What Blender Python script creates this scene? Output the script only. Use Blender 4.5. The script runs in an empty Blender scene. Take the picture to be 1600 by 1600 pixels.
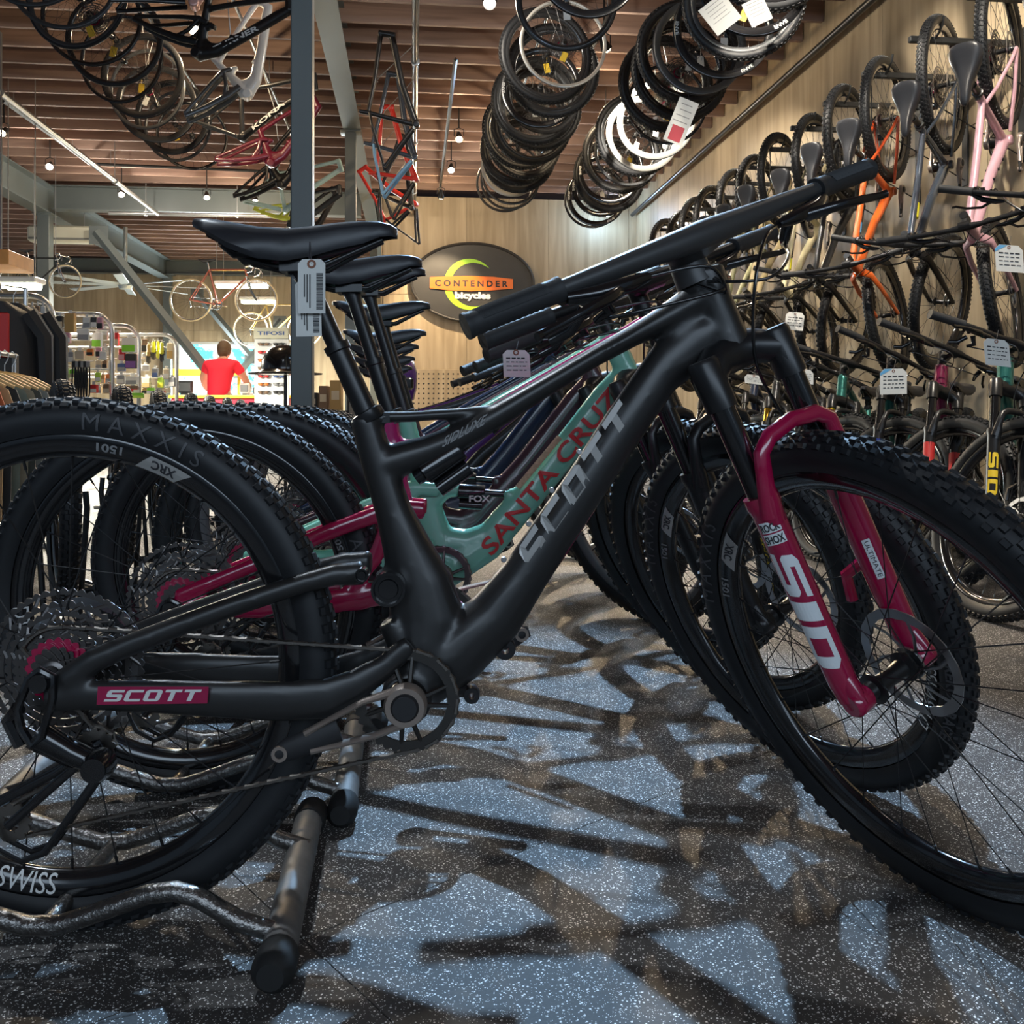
import bpy, math, random
from math import sin, cos, pi, radians, sqrt, atan2, tan
from mathutils import Vector, Matrix

random.seed(7)
scene = bpy.context.scene
COL = scene.collection

# ------------------------------------------------------------------ camera
FPX, CX, HY, CAMZ = 1450.0, 800.0, 643.0, 0.72      # focal length in px of a 1600 px frame, horizon row, eye height
TH = radians(6.1)                                    # the camera looks 6.1 degrees right of the shop's long axis (+Y)
FWD, RGT = Vector((sin(TH), cos(TH), 0)), Vector((cos(TH), -sin(TH), 0))
cam_d = bpy.data.cameras.new('camera')
cam_d.sensor_width = cam_d.sensor_height = 36.0
cam_d.lens = 36.0 * FPX / 1600.0
cam_d.shift_y = (HY - 800.0) / 1600.0
cam_d.clip_start, cam_d.clip_end = 0.02, 100
cam = bpy.data.objects.new('camera', cam_d)
cam.location = (0, 0, CAMZ)
cam.rotation_euler = (pi / 2, 0, -TH)
COL.objects.link(cam)
scene.camera = cam

def W(px, py, d):
    """world point seen at a pixel of the photograph, d metres in front of the camera (used for measuring)"""
    return FWD * d + RGT * ((px - CX) / FPX * d) + Vector((0, 0, CAMZ - (py - HY) / FPX * d))

# ------------------------------------------------------------------ world, exposure, daylight
scene.view_settings.view_transform = 'Standard'
scene.view_settings.look = 'None'
scene.view_settings.gamma = 1.0
scene.view_settings.use_curve_mapping = False
scene.view_settings.exposure = 0.30
world = bpy.data.worlds.new('daylight')
scene.world = world
world.use_nodes = True
world.node_tree.nodes['Background'].inputs[0].default_value = (0.55, 0.75, 1.0, 1)
world.node_tree.nodes['Background'].inputs[1].default_value = 0.16

def lamp(kind, name, loc, energy, color, parent=None, target=None, **kw):
    ld = bpy.data.lights.new(name, kind)
    ld.energy, ld.color = energy, color
    for k, v in kw.items():
        setattr(ld, k, v)
    o = bpy.data.objects.new(name, ld)
    COL.objects.link(o)
    o.location = loc
    if target is not None:
        o.rotation_euler = (Vector(target) - Vector(loc)).to_track_quat('-Z', 'Y').to_euler()
    if parent:
        o.parent = parent
    return o

# daylight of the shop front, behind and beside the camera
lamp('AREA', 'shop_front_daylight', (0.5, -5.0, 2.9), 165, (0.66, 0.82, 1.0), target=(0.3, 4, 1.0), shape='RECTANGLE', size=8, size_y=2.0)

# ------------------------------------------------------------------ materials
MAT = {}
def mat(name, color, rough=0.5, metal=0.0, spec=0.5, coat=0.0, emit=None, noise=None, bump=None, alpha=None, trans=0.0, coat_rough=0.1):
    if name in MAT:
        return MAT[name]
    m = bpy.data.materials.new(name)
    m.use_nodes = True
    nt = m.node_tree
    b = nt.nodes['Principled BSDF']
    c = tuple(color) + ((1,) if len(color) == 3 else ())
    b.inputs['Base Color'].default_value = c
    b.inputs['Roughness'].default_value = rough
    b.inputs['Metallic'].default_value = metal
    b.inputs['Specular IOR Level'].default_value = spec
    b.inputs['Coat Weight'].default_value = coat
    b.inputs['Coat Roughness'].default_value = coat_rough
    if trans:
        b.inputs['Transmission Weight'].default_value = trans
    if emit:
        b.inputs['Emission Color'].default_value = tuple(emit[0]) + (1,)
        b.inputs['Emission Strength'].default_value = emit[1]
    if noise or bump:
        tc = nt.nodes.new('ShaderNodeTexCoord')
    if noise:                                   # (scale, amount)
        n = nt.nodes.new('ShaderNodeTexNoise')
        n.inputs['Scale'].default_value = noise[0]
        n.inputs['Detail'].default_value = 5
        nt.links.new(tc.outputs['Object'], n.inputs['Vector'])
        mx = nt.nodes.new('ShaderNodeMix'); mx.data_type = 'RGBA'
        a = noise[1]
        mx.inputs[6].default_value = tuple(max(0, x * (1 - a)) for x in c[:3]) + (1,)
        mx.inputs[7].default_value = tuple(min(1, x * (1 + a)) for x in c[:3]) + (1,)
        nt.links.new(n.outputs['Fac'], mx.inputs[0])
        nt.links.new(mx.outputs[2], b.inputs['Base Color'])
    if bump:                                    # (scale, strength)
        n2 = nt.nodes.new('ShaderNodeTexNoise')
        n2.inputs['Scale'].default_value = bump[0]
        n2.inputs['Detail'].default_value = 3
        nt.links.new(tc.outputs['Object'], n2.inputs['Vector'])
        bp = nt.nodes.new('ShaderNodeBump')
        bp.inputs['Strength'].default_value = bump[1]
        bp.inputs['Distance'].default_value = 0.002
        nt.links.new(n2.outputs['Fac'], bp.inputs['Height'])
        nt.links.new(bp.outputs['Normal'], b.inputs['Normal'])
    MAT[name] = m
    return m

RUBBER = mat('tire_rubber', (0.011, 0.012, 0.014), 0.52, noise=(60, .25), spec=.45)
SIDEWALL_PRINT = mat('sidewall_print', (0.075, 0.075, 0.08), 0.55)
YELLOW_PRINT = mat('yellow_print', (0.8, 0.55, 0.02), 0.5)
CARBON = mat('matte_carbon', (0.017, 0.0165, 0.0165), 0.36, spec=.5, coat=.15, coat_rough=.3, noise=(9, .18))
BLACK = mat('black_anodised', (0.012, 0.012, 0.013), 0.32, spec=.5)
BLACKGLOSS = mat('black_gloss', (0.008, 0.008, 0.009), 0.16, coat=.6)
BLACKMATTE = mat('black_matte', (0.015, 0.015, 0.017), 0.6)
GRIP = mat('grip_rubber', (0.022, 0.023, 0.025), 0.6)
SADDLE = mat('saddle_leather', (0.02, 0.021, 0.025), 0.38, spec=.5, noise=(120, .2))
STEEL = mat('bare_steel', (0.55, 0.55, 0.56), 0.28, metal=1)
DARKSTEEL = mat('dark_steel', (0.10, 0.095, 0.09), 0.32, metal=1)
CHAINMETAL = mat('chain_metal', (0.22, 0.20, 0.18), 0.35, metal=1)
BRONZE = mat('crank_edge', (0.30, 0.245, 0.21), 0.38, metal=.45)
ROTOR = mat('rotor_steel', (0.42, 0.43, 0.45), 0.3, metal=1)
CRIMSON = mat('crimson_gloss', (0.36, 0.004, 0.055), 0.16, coat=.8, spec=.6)
WHITEPRINT = mat('white_print', (0.72, 0.72, 0.7), 0.5)
SILVERPRINT = mat('silver_print', (0.42, 0.41, 0.39), 0.38, metal=.3)
GREYPRINT = mat('grey_print', (0.22, 0.22, 0.22), 0.5)
REDPRINT = mat('red_print', (0.55, 0.03, 0.03), 0.5)
PAPER = mat('tag_paper', (0.72, 0.72, 0.68), 0.75, noise=(30, .06))
INK = mat('tag_ink', (0.03, 0.03, 0.035), 0.8)
TAGBLUE = mat('tag_blue', (0.12, 0.4, 0.7), 0.7)
TAGYELLOW = mat('tag_yellow', (0.85, 0.75, 0.03), 0.6)

# ------------------------------------------------------------------ mesh builder
def V3(p):
    return Vector(p)

class MB:
    def __init__(self):
        self.v, self.f, self.mi = [], [], []
    def add(self, vs, fs, mi=0):
        o = len(self.v)
        self.v.extend(tuple(p) for p in vs)
        self.f.extend(tuple(i + o for i in f) for f in fs)
        self.mi.extend([mi] * len(fs))
        return self
    def tube(self, pts, r, n=8, closed=False, side=None, cap=True, mi=0):
        """sweep; r = number, list of numbers, or list of (in-plane, along side)"""
        pts = [Vector(p) for p in pts]
        m = len(pts)
        if not isinstance(r, (list, tuple)):
            r = [r] * m
        tang = []
        for i in range(m):
            a = pts[(i - 1) % m] if (closed or i > 0) else pts[i]
            b = pts[(i + 1) % m] if (closed or i < m - 1) else pts[i]
            t = b - a
            tang.append(t.normalized() if t.length > 1e-9 else Vector((0, 0, 1)))
        vs, nrm = [], None
        for i in range(m):
            t = tang[i]
            if side is not None:
                s = Vector(side); s = (s - t * s.dot(t)).normalized(); nn = s.cross(t).normalized()
            else:
                if nrm is None:
                    q = Vector((0, 0, 1)) if abs(t.z) < .9 else Vector((1, 0, 0))
                    nrm = (q - t * q.dot(t)).normalized()
                else:
                    nrm = nrm - t * nrm.dot(t)
                    nrm = nrm.normalized() if nrm.length > 1e-6 else t.orthogonal().normalized()
                nn = nrm; s = t.cross(nn)
            ra, rb = r[i] if isinstance(r[i], (list, tuple)) else (r[i], r[i])
            for k in range(n):
                a = 2 * pi * k / n
                vs.append(pts[i] + nn * (ra * cos(a)) + s * (rb * sin(a)))
        fs = []
        for i in range(m if closed else m - 1):
            j = (i + 1) % m
            for k in range(n):
                k2 = (k + 1) % n
                fs.append((i * n + k, i * n + k2, j * n + k2, j * n + k))
        if cap and not closed:
            fs.append(tuple(range(n - 1, -1, -1)))
            fs.append(tuple((m - 1) * n + k for k in range(n)))
        return self.add(vs, fs, mi)
    def box(self, c, s, rot=None, mi=0, taper=1.0):
        c = Vector(c); hx, hy, hz = s[0] / 2, s[1] / 2, s[2] / 2
        vs = []
        for z in (-1, 1):
            k = taper if z > 0 else 1
            for y in (-1, 1):
                for x in (-1, 1):
                    p = Vector((x * hx * k, y * hy * k, z * hz))
                    if rot is not None:
                        p = rot @ p
                    vs.append(c + p)
        return self.add(vs, [(0, 2, 3, 1), (4, 5, 7, 6), (0, 1, 5, 4), (2, 6, 7, 3), (0, 4, 6, 2), (1, 3, 7, 5)], mi)
    def rbox(self, c, s, b=0.005, rot=None, mi=0):
        """box with bevelled vertical and horizontal edges"""
        c = Vector(c); hx, hy, hz = s[0] / 2, s[1] / 2, s[2] / 2
        b = min(b, hx * .9, hy * .9, hz * .9)
        vs, rings = [], [(-hz, b), (-hz + b, 0), (hz - b, 0), (hz, b)]
        for z, i in rings:
            x, y = hx - i, hy - i
            for p in ((x, -y + b), (x, y - b), (x - b, y), (-x + b, y), (-x, y - b), (-x, -y + b), (-x + b, -y), (x - b, -y)):
                q = Vector((p[0], p[1], z))
                vs.append(c + (rot @ q if rot is not None else q))
        fs = [tuple(range(7, -1, -1)), tuple(24 + k for k in range(8))]
        for r in range(3):
            for k in range(8):
                k2 = (k + 1) % 8
                fs.append((r * 8 + k, r * 8 + k2, r * 8 + 8 + k2, r * 8 + 8 + k))
        return self.add(vs, fs, mi)
    def lathe(self, prof, n=24, c=(0, 0, 0), closed=False, mi=0, axis=None, cap=True):
        """prof [(r, h)]; h runs along +y (or along axis)"""
        c = Vector(c)
        if axis is None:
            ax, e1, e2 = Vector((0, 1, 0)), Vector((1, 0, 0)), Vector((0, 0, 1))
        else:
            ax = Vector(axis).normalized(); e1 = ax.orthogonal().normalized(); e2 = ax.cross(e1)
        m = len(prof); vs = []
        for r, h in prof:
            for k in range(n):
                a = 2 * pi * k / n
                vs.append(c + ax * h + e1 * (r * cos(a)) + e2 * (r * sin(a)))
        fs = []
        for i in range(m if closed else m - 1):
            j = (i + 1) % m
            for k in range(n):
                k2 = (k + 1) % n
                fs.append((i * n + k, j * n + k, j * n + k2, i * n + k2))
        if not closed and cap:
            if prof[0][0] > 1e-6: fs.append(tuple(range(n)))
            if prof[-1][0] > 1e-6: fs.append(tuple((m - 1) * n + k for k in range(n - 1, -1, -1)))
        return self.add(vs, fs, mi)
    def prism(self, poly, y0, y1, mi=0, inset=0.0):
        """polygon in x,z extruded along y"""
        n = len(poly)
        vs = [(p[0], y0, p[1]) for p in poly] + [(p[0], y1, p[1]) for p in poly]
        fs = [tuple(range(n)), tuple(n + k for k in range(n - 1, -1, -1))]
        for k in range(n):
            k2 = (k + 1) % n
            fs.append((k, n + k, n + k2, k2))
        return self.add(vs, fs, mi)
    def sphere(self, c, r, n=12, m=8, s=(1, 1, 1), mi=0):
        c = Vector(c); vs = [c + Vector((0, 0, r * s[2]))]
        for i in range(1, m):
            a = pi * i / m
            for k in range(n):
                b = 2 * pi * k / n
                vs.append(c + Vector((r * s[0] * sin(a) * cos(b), r * s[1] * sin(a) * sin(b), r * s[2] * cos(a))))
        vs.append(c - Vector((0, 0, r * s[2])))
        fs = []
        for k in range(n):
            fs.append((0, 1 + k, 1 + (k + 1) % n))
            fs.append((len(vs) - 1, 1 + (m - 2) * n + (k + 1) % n, 1 + (m - 2) * n + k))
        for i in range(m - 2):
            for k in range(n):
                k2 = (k + 1) % n
                fs.append((1 + i * n + k, 1 + (i + 1) * n + k, 1 + (i + 1) * n + k2, 1 + i * n + k2))
        return self.add(vs, fs, mi)
    def mesh(self, name, mats=(), smooth=40):
        me = bpy.data.meshes.new(name)
        me.from_pydata(self.v, [], self.f)
        for m in (mats if isinstance(mats, (list, tuple)) else [mats]):
            me.materials.append(m)
        if any(self.mi):
            me.polygons.foreach_set('material_index', self.mi)
        if smooth:
            me.polygons.foreach_set('use_smooth', [True] * len(me.polygons))
            me.set_sharp_from_angle(angle=radians(smooth))
        me.update()
        return me
    def build(self, name, mats, parent=None, mtx=None, smooth=40):
        return link(self.mesh(name, mats, smooth), name, parent, mtx)

def link(me, name, parent=None, mtx=None, m=None):
    o = bpy.data.objects.new(name, me)
    COL.objects.link(o)
    if parent is not None:
        o.parent = parent
    if mtx is not None:
        o.matrix_basis = mtx
    if m is not None and me is not None:
        if not me.materials:
            me.materials.append(m)
        o.material_slots[0].link = 'OBJECT'
        o.material_slots[0].material = m
    return o

def tag(o, label, cat, group=None, kind=None):
    o['label'] = label; o['category'] = cat
    if group: o['group'] = group
    if kind: o['kind'] = kind
    return o

def empty(name, loc=(0, 0, 0), rz=0.0, mtx=None):
    o = bpy.data.objects.new(name, None)
    COL.objects.link(o)
    o.empty_display_size = .05
    if mtx is not None: o.matrix_basis = mtx
    else:
        o.location = loc; o.rotation_euler = (0, 0, rz)
    return o

def thing(name, label, cat, loc=(0, 0, 0), rz=0.0, group=None, mtx=None):
    return tag(empty(name, loc, rz, mtx), label, cat, group)

def structure(name, mb, mats, parent=None, smooth=40):
    o = mb.build(name, mats, parent, None, smooth)
    if parent is None: o['kind'] = 'structure'
    return o

def remeshed(mb, name, voxel, smooth_it=4, mats=()):
    """one smooth skin around overlapping tubes (carbon frame)"""
    me = mb.mesh(name + '_raw', (), 0)
    o = bpy.data.objects.new(name, me); COL.objects.link(o)
    r = o.modifiers.new('r', 'REMESH'); r.mode = 'VOXEL'; r.voxel_size = voxel; r.use_smooth_shade = True
    s = o.modifiers.new('s', 'SMOOTH'); s.factor = .5; s.iterations = smooth_it
    dg = bpy.context.evaluated_depsgraph_get()
    new = bpy.data.meshes.new_from_object(o.evaluated_get(dg))
    new.name = name
    bpy.data.objects.remove(o); bpy.data.meshes.remove(me)
    new.materials.clear()
    new.polygons.foreach_set('use_smooth', [True] * len(new.polygons))
    return new

# flat lettering ---------------------------------------------------
_textcache = {}
def text2d(s, bold=0.0):
    key = (s, bold)
    if key not in _textcache:
        cu = bpy.data.curves.new('t', 'FONT')
        cu.body = s; cu.size = 1.0; cu.offset = bold; cu.resolution_u = 3; cu.fill_mode = 'FRONT'
        o = bpy.data.objects.new('t', cu); COL.objects.link(o)
        dg = bpy.context.evaluated_depsgraph_get()
        me = bpy.data.meshes.new_from_object(o.evaluated_get(dg))
        vs = [(v.co.x, v.co.y) for v in me.vertices]; fs = [tuple(p.vertices) for p in me.polygons]
        bpy.data.objects.remove(o); bpy.data.curves.remove(cu); bpy.data.meshes.remove(me)
        if vs:
            x0 = min(p[0] for p in vs); x1 = max(p[0] for p in vs); y0 = min(p[1] for p in vs); y1 = max(p[1] for p in vs)
            vs = [((x - x0) / (x1 - x0), (y - y0) / (y1 - y0)) for x, y in vs]
        _textcache[key] = (vs, fs, (x1 - x0) / (y1 - y0))
    return _textcache[key]

BLOCK = {   # wide square letters in a unit cell
    'S': [[(1, 1), (.14, 1), (0, .86), (0, .5), (.1, .38), (.72, .38), (.72, .22), (0, .22), (0, 0), (.86, 0), (1, .14), (1, .5), (.9, .62), (.28, .62), (.28, .78), (1, .78)]],
    'C': [[(1, 1), (.14, 1), (0, .86), (0, .14), (.14, 0), (1, 0), (1, .22), (.28, .22), (.28, .78), (1, .78)]],
    'O': [[(.5, 1), (.14, 1), (0, .86), (0, .14), (.14, 0), (.5, 0), (.5, .22), (.28, .22), (.28, .78), (.5, .78)], [(.5, 0), (.86, 0), (1, .14), (1, .86), (.86, 1), (.5, 1), (.5, .78), (.72, .78), (.72, .22), (.5, .22)]],
    'T': [[(0, 1), (0, .78), (.36, .78), (.36, 0), (.64, 0), (.64, .78), (1, .78), (1, 1)]],
    'I': [[(.3, 0), (.7, 0), (.7, 1), (.3, 1)]],
    'D': [[(0, 0), (.5, 0), (.5, .2), (.28, .2), (.28, .8), (.5, .8), (.5, 1), (0, 1)], [(.5, 0), (.8, 0), (1, .2), (1, .8), (.8, 1), (.5, 1), (.5, .8), (.72, .8), (.72, .2), (.5, .2)]],
}
def block2d(s, gap=.2, widths=None):
    vs, fs, x = [], [], 0.0
    for ch in s:
        w = .45 if ch == 'I' else 1.0
        for poly in BLOCK[ch]:
            o = len(vs)
            if ch == 'I':
                poly = [((p[0] - .3) / .4, p[1]) for p in poly]
            vs += [(x + p[0] * w, p[1]) for p in poly]
            fs.append(tuple(range(o, o + len(poly))))
        x += w + gap
    x -= gap
    return [(p[0] / x, p[1]) for p in vs], fs, x

def fine2d(vs, fs, cuts=3):
    """triangulate and subdivide flat lettering so that it can be bent round a tube"""
    import bmesh
    bm = bmesh.new(); bv = [bm.verts.new((x, y, 0)) for x, y in vs]
    for f in fs: bm.faces.new([bv[i] for i in f])
    bm.normal_update()
    bmesh.ops.triangulate(bm, faces=bm.faces[:])
    for _ in range(cuts):
        ed = [e for e in bm.edges if abs(e.verts[0].co.y - e.verts[1].co.y) > .12]
        if ed: bmesh.ops.subdivide_edges(bm, edges=ed, cuts=1); bmesh.ops.triangulate(bm, faces=bm.faces[:])
    bm.verts.index_update()
    r = [(v.co.x, v.co.y) for v in bm.verts], [tuple(v.index for v in f.verts) for f in bm.faces]
    bm.free()
    return r

def letters(mb, t2d, fn, mi=0, flipwind=False):
    vs, fs, _ = t2d
    mb.add([fn(x, y) for x, y in vs], [f[::-1] if flipwind else f for f in fs], mi)
# ================================================================== wheels (axle along y, drive side = -y)
RIM_R = .372
def tire_mesh(name, R=.372, rho=.028, N=92, nseg=92, rows=None, knobs=True):
    rc = R - .004 - rho
    mb = MB()
    mb.lathe([(rc + rho * cos(radians(a)), rho * sin(radians(a))) for a in (-138, -110, -80, -55, -30, 0, 30, 55, 80, 110, 138)], nseg, cap=False)
    if knobs:
        # (angle on section, knob height, half length along, half width across, phase)
        rows = rows or [(-50, .0045, .0058, .0038, .0), (50, .0045, .0058, .0038, .0), (-27, .0036, .0045, .0042, .5), (27, .0036, .0045, .0042, .5),
                        (-9, .0036, .0056, .0032, .0), (9, .0036, .0056, .0032, .35)]
        for i in range(N):
            for a, h, la, wa, ph in rows:
                b = 2 * pi * (i + ph) / N
                ar = radians(a)
                er = Vector((sin(b), 0, cos(b))); et = Vector((cos(b), 0, -sin(b))); ey = Vector((0, 1, 0))
                nrm = er * cos(ar) + ey * sin(ar); tr = ey * cos(ar) - er * sin(ar)
                c = er * rc + nrm * (rho - .0006)
                vs = []
                for hh, k in ((0, 1.12), (h, .86)):
                    for st, sr in ((-1, -1), (1, -1), (1, 1), (-1, 1)):
                        vs.append(c + nrm * hh + et * (st * la * k) + tr * (sr * wa * k))
                mb.add(vs, [(4, 5, 6, 7), (0, 1, 5, 4), (1, 2, 6, 5), (2, 3, 7, 6), (3, 0, 4, 7)])
    return mb.mesh(name, RUBBER, 32)

def rim_mesh(name, ro=.3195, depth=.033, w=.0165, n=80):
    prof = [(ro, -w), (ro - .004, -w - .0012), (ro - depth * .55, -w * .88), (ro - depth * .93, -w * .42), (ro - depth, 0), (ro - depth * .93, w * .42),
            (ro - depth * .55, w * .88), (ro - .004, w + .0012), (ro, w), (ro - .006, w * .7), (ro - .006, -w * .7)]
    return MB().lathe(prof, n, closed=True).mesh(name, BLACKGLOSS, 50)

def spoke_mesh(name, ri=.288, rh=.022, yh=.032, n=28, r=.00105):
    mb = MB()
    for i in range(n):
        sgn = 1 if i % 2 else -1
        ph = 2 * pi * i / n
        off = radians(62) * (1 if (i // 2) % 2 else -1)
        a = Vector((rh * cos(ph + off), sgn * yh, rh * sin(ph + off)))
        b = Vector((ri * cos(ph), sgn * .003, ri * sin(ph)))
        mb.tube([a, b], r, 4, cap=False)
        mb.tube([b, b + (a - b).normalized() * .013], .0021, 5)
    return mb.mesh(name, BLACK, 60)

def rotor_mesh(name, ro=.09, y=0.0):
    mb = MB(); N = 108
    vs, fs = [], []
    for i in range(N):
        a = 2 * pi * i / N
        w = .0011 * sin(a * 18)
        for yy in (-.0009, .0009):
            for r in (ro - .0145 - w * .6, ro + w * .5):
                vs.append((r * cos(a), y + yy, r * sin(a)))
    for i in range(N):
        j = (i + 1) % N
        o, p = i * 4, j * 4
        fs += [(o, o + 1, p + 1, p), (o + 2, p + 2, p + 3, o + 3), (o + 1, o + 3, p + 3, p + 1), (o, p, p + 2, o + 2)]
    mb.add(vs, fs)
    for i in range(6):
        a = 2 * pi * i / 6
        c, s_ = cos(a), sin(a); c2, s2 = cos(a + .55), sin(a + .55)
        mb.tube([(.022 * c, y, .022 * s_), (.05 * cos(a + .35), y, .05 * sin(a + .35)), ((ro - .012) * c2, y, (ro - .012) * s2)], [(.003, .0009)] * 3, 6, side=(0, 1, 0))
    mb.lathe([(.0, y - .002), (.024, y - .002), (.024, y + .002), (.0, y + .002)], 20)
    return mb.mesh(name, ROTOR, 40)

def hub_mesh(name, rear=False):
    e = .074 if rear else .055
    prof = [(.006, -e), (.011, -e), (.012, -e + .01), (.014, -.036), (.0225, -.034), (.0225, -.030), (.014, -.026), (.012, 0), (.014, .026), (.0225, .030), (.0225, .034), (.016, .038), (.012, e - .006), (.006, e)]
    return MB().lathe(prof, 20).mesh(name, BLACK, 40)

def cog(mb, T, y, mi, th=.0019, wid=.0135):
    r = .00202 * T
    N = T * 4
    ri = max(.010, r - wid)
    vs, fs = [], []
    for i in range(N):
        a = 2 * pi * i / N
        ro = r + (.0026 if i % 4 in (1,) else (.001 if i % 4 in (0, 2) else -.0022))
        for yy in (-th / 2, th / 2):
            vs += [(ri * cos(a), y + yy, ri * sin(a)), (ro * cos(a), y + yy, ro * sin(a))]
    for i in range(N):
        j = (i + 1) % N; o, p = i * 4, j * 4
        fs += [(o, o + 1, p + 1, p), (o + 2, p + 2, p + 3, o + 3), (o + 1, o + 3, p + 3, p + 1), (o, p, p + 2, o + 2)]
    mb.add(vs, fs, mi)
    return ri

def cassette_mesh(name):
    mb = MB()
    teeth = [52, 44, 38, 32, 28, 24, 21, 18, 16, 14, 12, 10]
    for k, T in enumerate(teeth):
        y = -.018 - .0037 * k
        ri = cog(mb, T, y, 1 if k in (6, 7) else 0, wid=.0068 if k < 5 else .009)
        if k < 7:
            nxt = .00202 * teeth[k + 1]
            na = 13 - k
            for i in range(na):
                a = 2 * pi * (i + .5 * (k % 2)) / na
                mb.tube([((ri + .003) * cos(a), y, (ri + .003) * sin(a)), ((nxt - .003) * cos(a + .16), y - .0037, (nxt - .003) * sin(a + .16))], [(.0028, .0012)] * 2, 5, side=(0, 1, 0), mi=1 if k in (6, 7) else 0)
    mb.lathe([(.0, -.062), (.014, -.062), (.02, -.058), (.026, -.04), (.03, -.03), (.03, -.02), (.02, -.018)], 20)
    return mb.mesh(name, [mat('cassette_metal', (.14, .13, .125), .36, metal=1), CRIMSON], 35)

# ================================================================== bike geometry (x forward, y to the rider's left, z up, origin on the ground)
K = 1.295 / FPX
ALPHA = radians(2.0)                                 # the bikes stand 2 degrees off square to the camera
REAR0 = Vector((-.6145, 1.295))                      # camera-space foot (right, ahead) of the nearest rear wheel
def h(px, py, d=1.295):
    """bike coordinates measured on the nearest bike in the photograph; d - 1.295 = offset to the far side of its centre plane"""
    y = d - 1.295; t = (px - CX) / FPX
    u = (t * (REAR0.y + y * cos(ALPHA)) - REAR0.x + y * sin(ALPHA)) / (cos(ALPHA) - t * sin(ALPHA))
    dep = REAR0.y + u * sin(ALPHA) + y * cos(ALPHA)
    return Vector((u - .579, y, CAMZ - (py - HY) / FPX * dep))

GEO = {
    'second': dict(rear=(-.579, .37), front=(.571, .36), ha=67, off=.044, bb=(-.10, .33), a2c=.50, head=(.50, .62), bar=.668, post=(-.196, .715), saddle=(-.262, .925)),
    'spark': dict(rear=(-.579, .37), front=(.586, .36), ha=66.3, off=.044, bb=(-.109, .328), a2c=.505, head=(.506, .631), bar=.668, post=(-.168, .715), saddle=(-.262, .925)),
    'trail': dict(rear=(-.579, .37), front=(.571, .36), ha=66, off=.044, bb=(-.125, .335), a2c=.505, head=(.51, .625), bar=.675, post=(-.212, .715), saddle=(-.268, .915)),
    'hard': dict(rear=(-.545, .36), front=(.63, .36), ha=68.5, off=.046, bb=(-.12, .31), a2c=.46, head=(.465, .60), bar=.65, post=(-.245, .745), saddle=(-.27, .90)),
}
for g in GEO.values():
    a = radians(g['ha'])
    g['s'] = Vector((-cos(a), 0, sin(a))); g['q'] = Vector((sin(a), 0, cos(a)))
    g['A'] = Vector((g['front'][0], 0, g['front'][1])); g['F'] = g['A'] - g['q'] * g['off']
def SP(g, t, o, y=0.0):
    return g['F'] + g['s'] * t + g['q'] * o + Vector((0, y, 0))

def frame_spark():
    mb = MB(); S = (0, 1, 0); k = K
    def T(pts, side):
        mb.tube([h(x, y) for x, y, r in pts], [(r * k, s) for (x, y, r), s in zip(pts, side)], 16, side=S)
    T([(1128, 506, 30), (1090, 530, 44), (1050, 565, 40), (1028, 589, 35), (975, 665, 35), (920, 750, 35), (860, 838, 36), (818, 902, 38), (775, 962, 46), (715, 1015, 54), (650, 1055, 58)],
      [.026, .027, .026, .025, .026, .027, .028, .03, .034, .038, .042])
    T([(570, 650, 24), (584, 700, 26), (598, 745, 28), (614, 795, 29), (634, 850, 38), (655, 910, 52), (668, 965, 60), (660, 1040, 56)], [.024, .024, .024, .025, .028, .032, .036, .042])
    T([(1105, 462, 26), (1075, 478, 28), (1040, 498, 22), (985, 527, 17), (930, 557, 16), (850, 605, 17), (780, 648, 20), (720, 682, 22), (670, 703, 24), (625, 718, 28), (600, 725, 26)],
      [.026, .026, .024, .022, .021, .021, .021, .021, .022, .023, .023])
    T([(565, 652, 9), (640, 651, 9), (720, 646, 9), (775, 640, 9), (812, 622, 10)], [.012, .011, .011, .012, .013])
    T([(1098, 420, 33), (1112, 470, 33), (1128, 510, 34), (1142, 548, 37)], [.029, .029, .029, .031])
    T([(1100, 450, 30), (1075, 500, 40), (1062, 545, 40), (1090, 548, 38)], [.022, .022, .022, .024])
    T([(600, 925, 34), (640, 905, 34)], [.034, .03]); T([(612, 965, 24), (640, 1015, 30)], [.03, .035])
    mb.lathe([(.0, -.045), (.036, -.045), (.036, .045), (.0, .045)], 20, c=h(638, 1080))
    return remeshed(mb, 'frame', .0042, 5)

def frame_second():
    mb = MB(); S = (0, 1, 0)
    def T(pts, side):
        mb.tube([((x - 800) / 828.2 + .0341, 0, CAMZ - (y - HY) / 828.2) for x, y, r in pts], [(r / 828.2, s) for (x, y, r), s in zip(pts, side)], 12, side=S)
    T([(1060, 478, 17), (1000, 511, 15), (930, 551, 14), (850, 598, 14), (760, 652, 14), (700, 684, 15), (650, 702, 16), (612, 700, 16)], [.024, .021, .02, .02, .02, .021, .022, .02])
    T([(603, 648, 18), (608, 700, 19), (618, 760, 20), (638, 840, 22), (672, 920, 26), (690, 966, 34)], [.021, .021, .022, .024, .03, .04])
    T([(1068, 520, 26), (1024, 600, 26), (970, 690, 26), (905, 795, 26), (835, 900, 27), (775, 965, 30), (700, 978, 34)], [.026, .026, .026, .026, .028, .034, .04])
    T([(1048, 470, 25), (1066, 500, 25), (1082, 545, 27)], [.028, .028, .03])
    return remeshed(mb, 'frame', .0055, 4)

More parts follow.
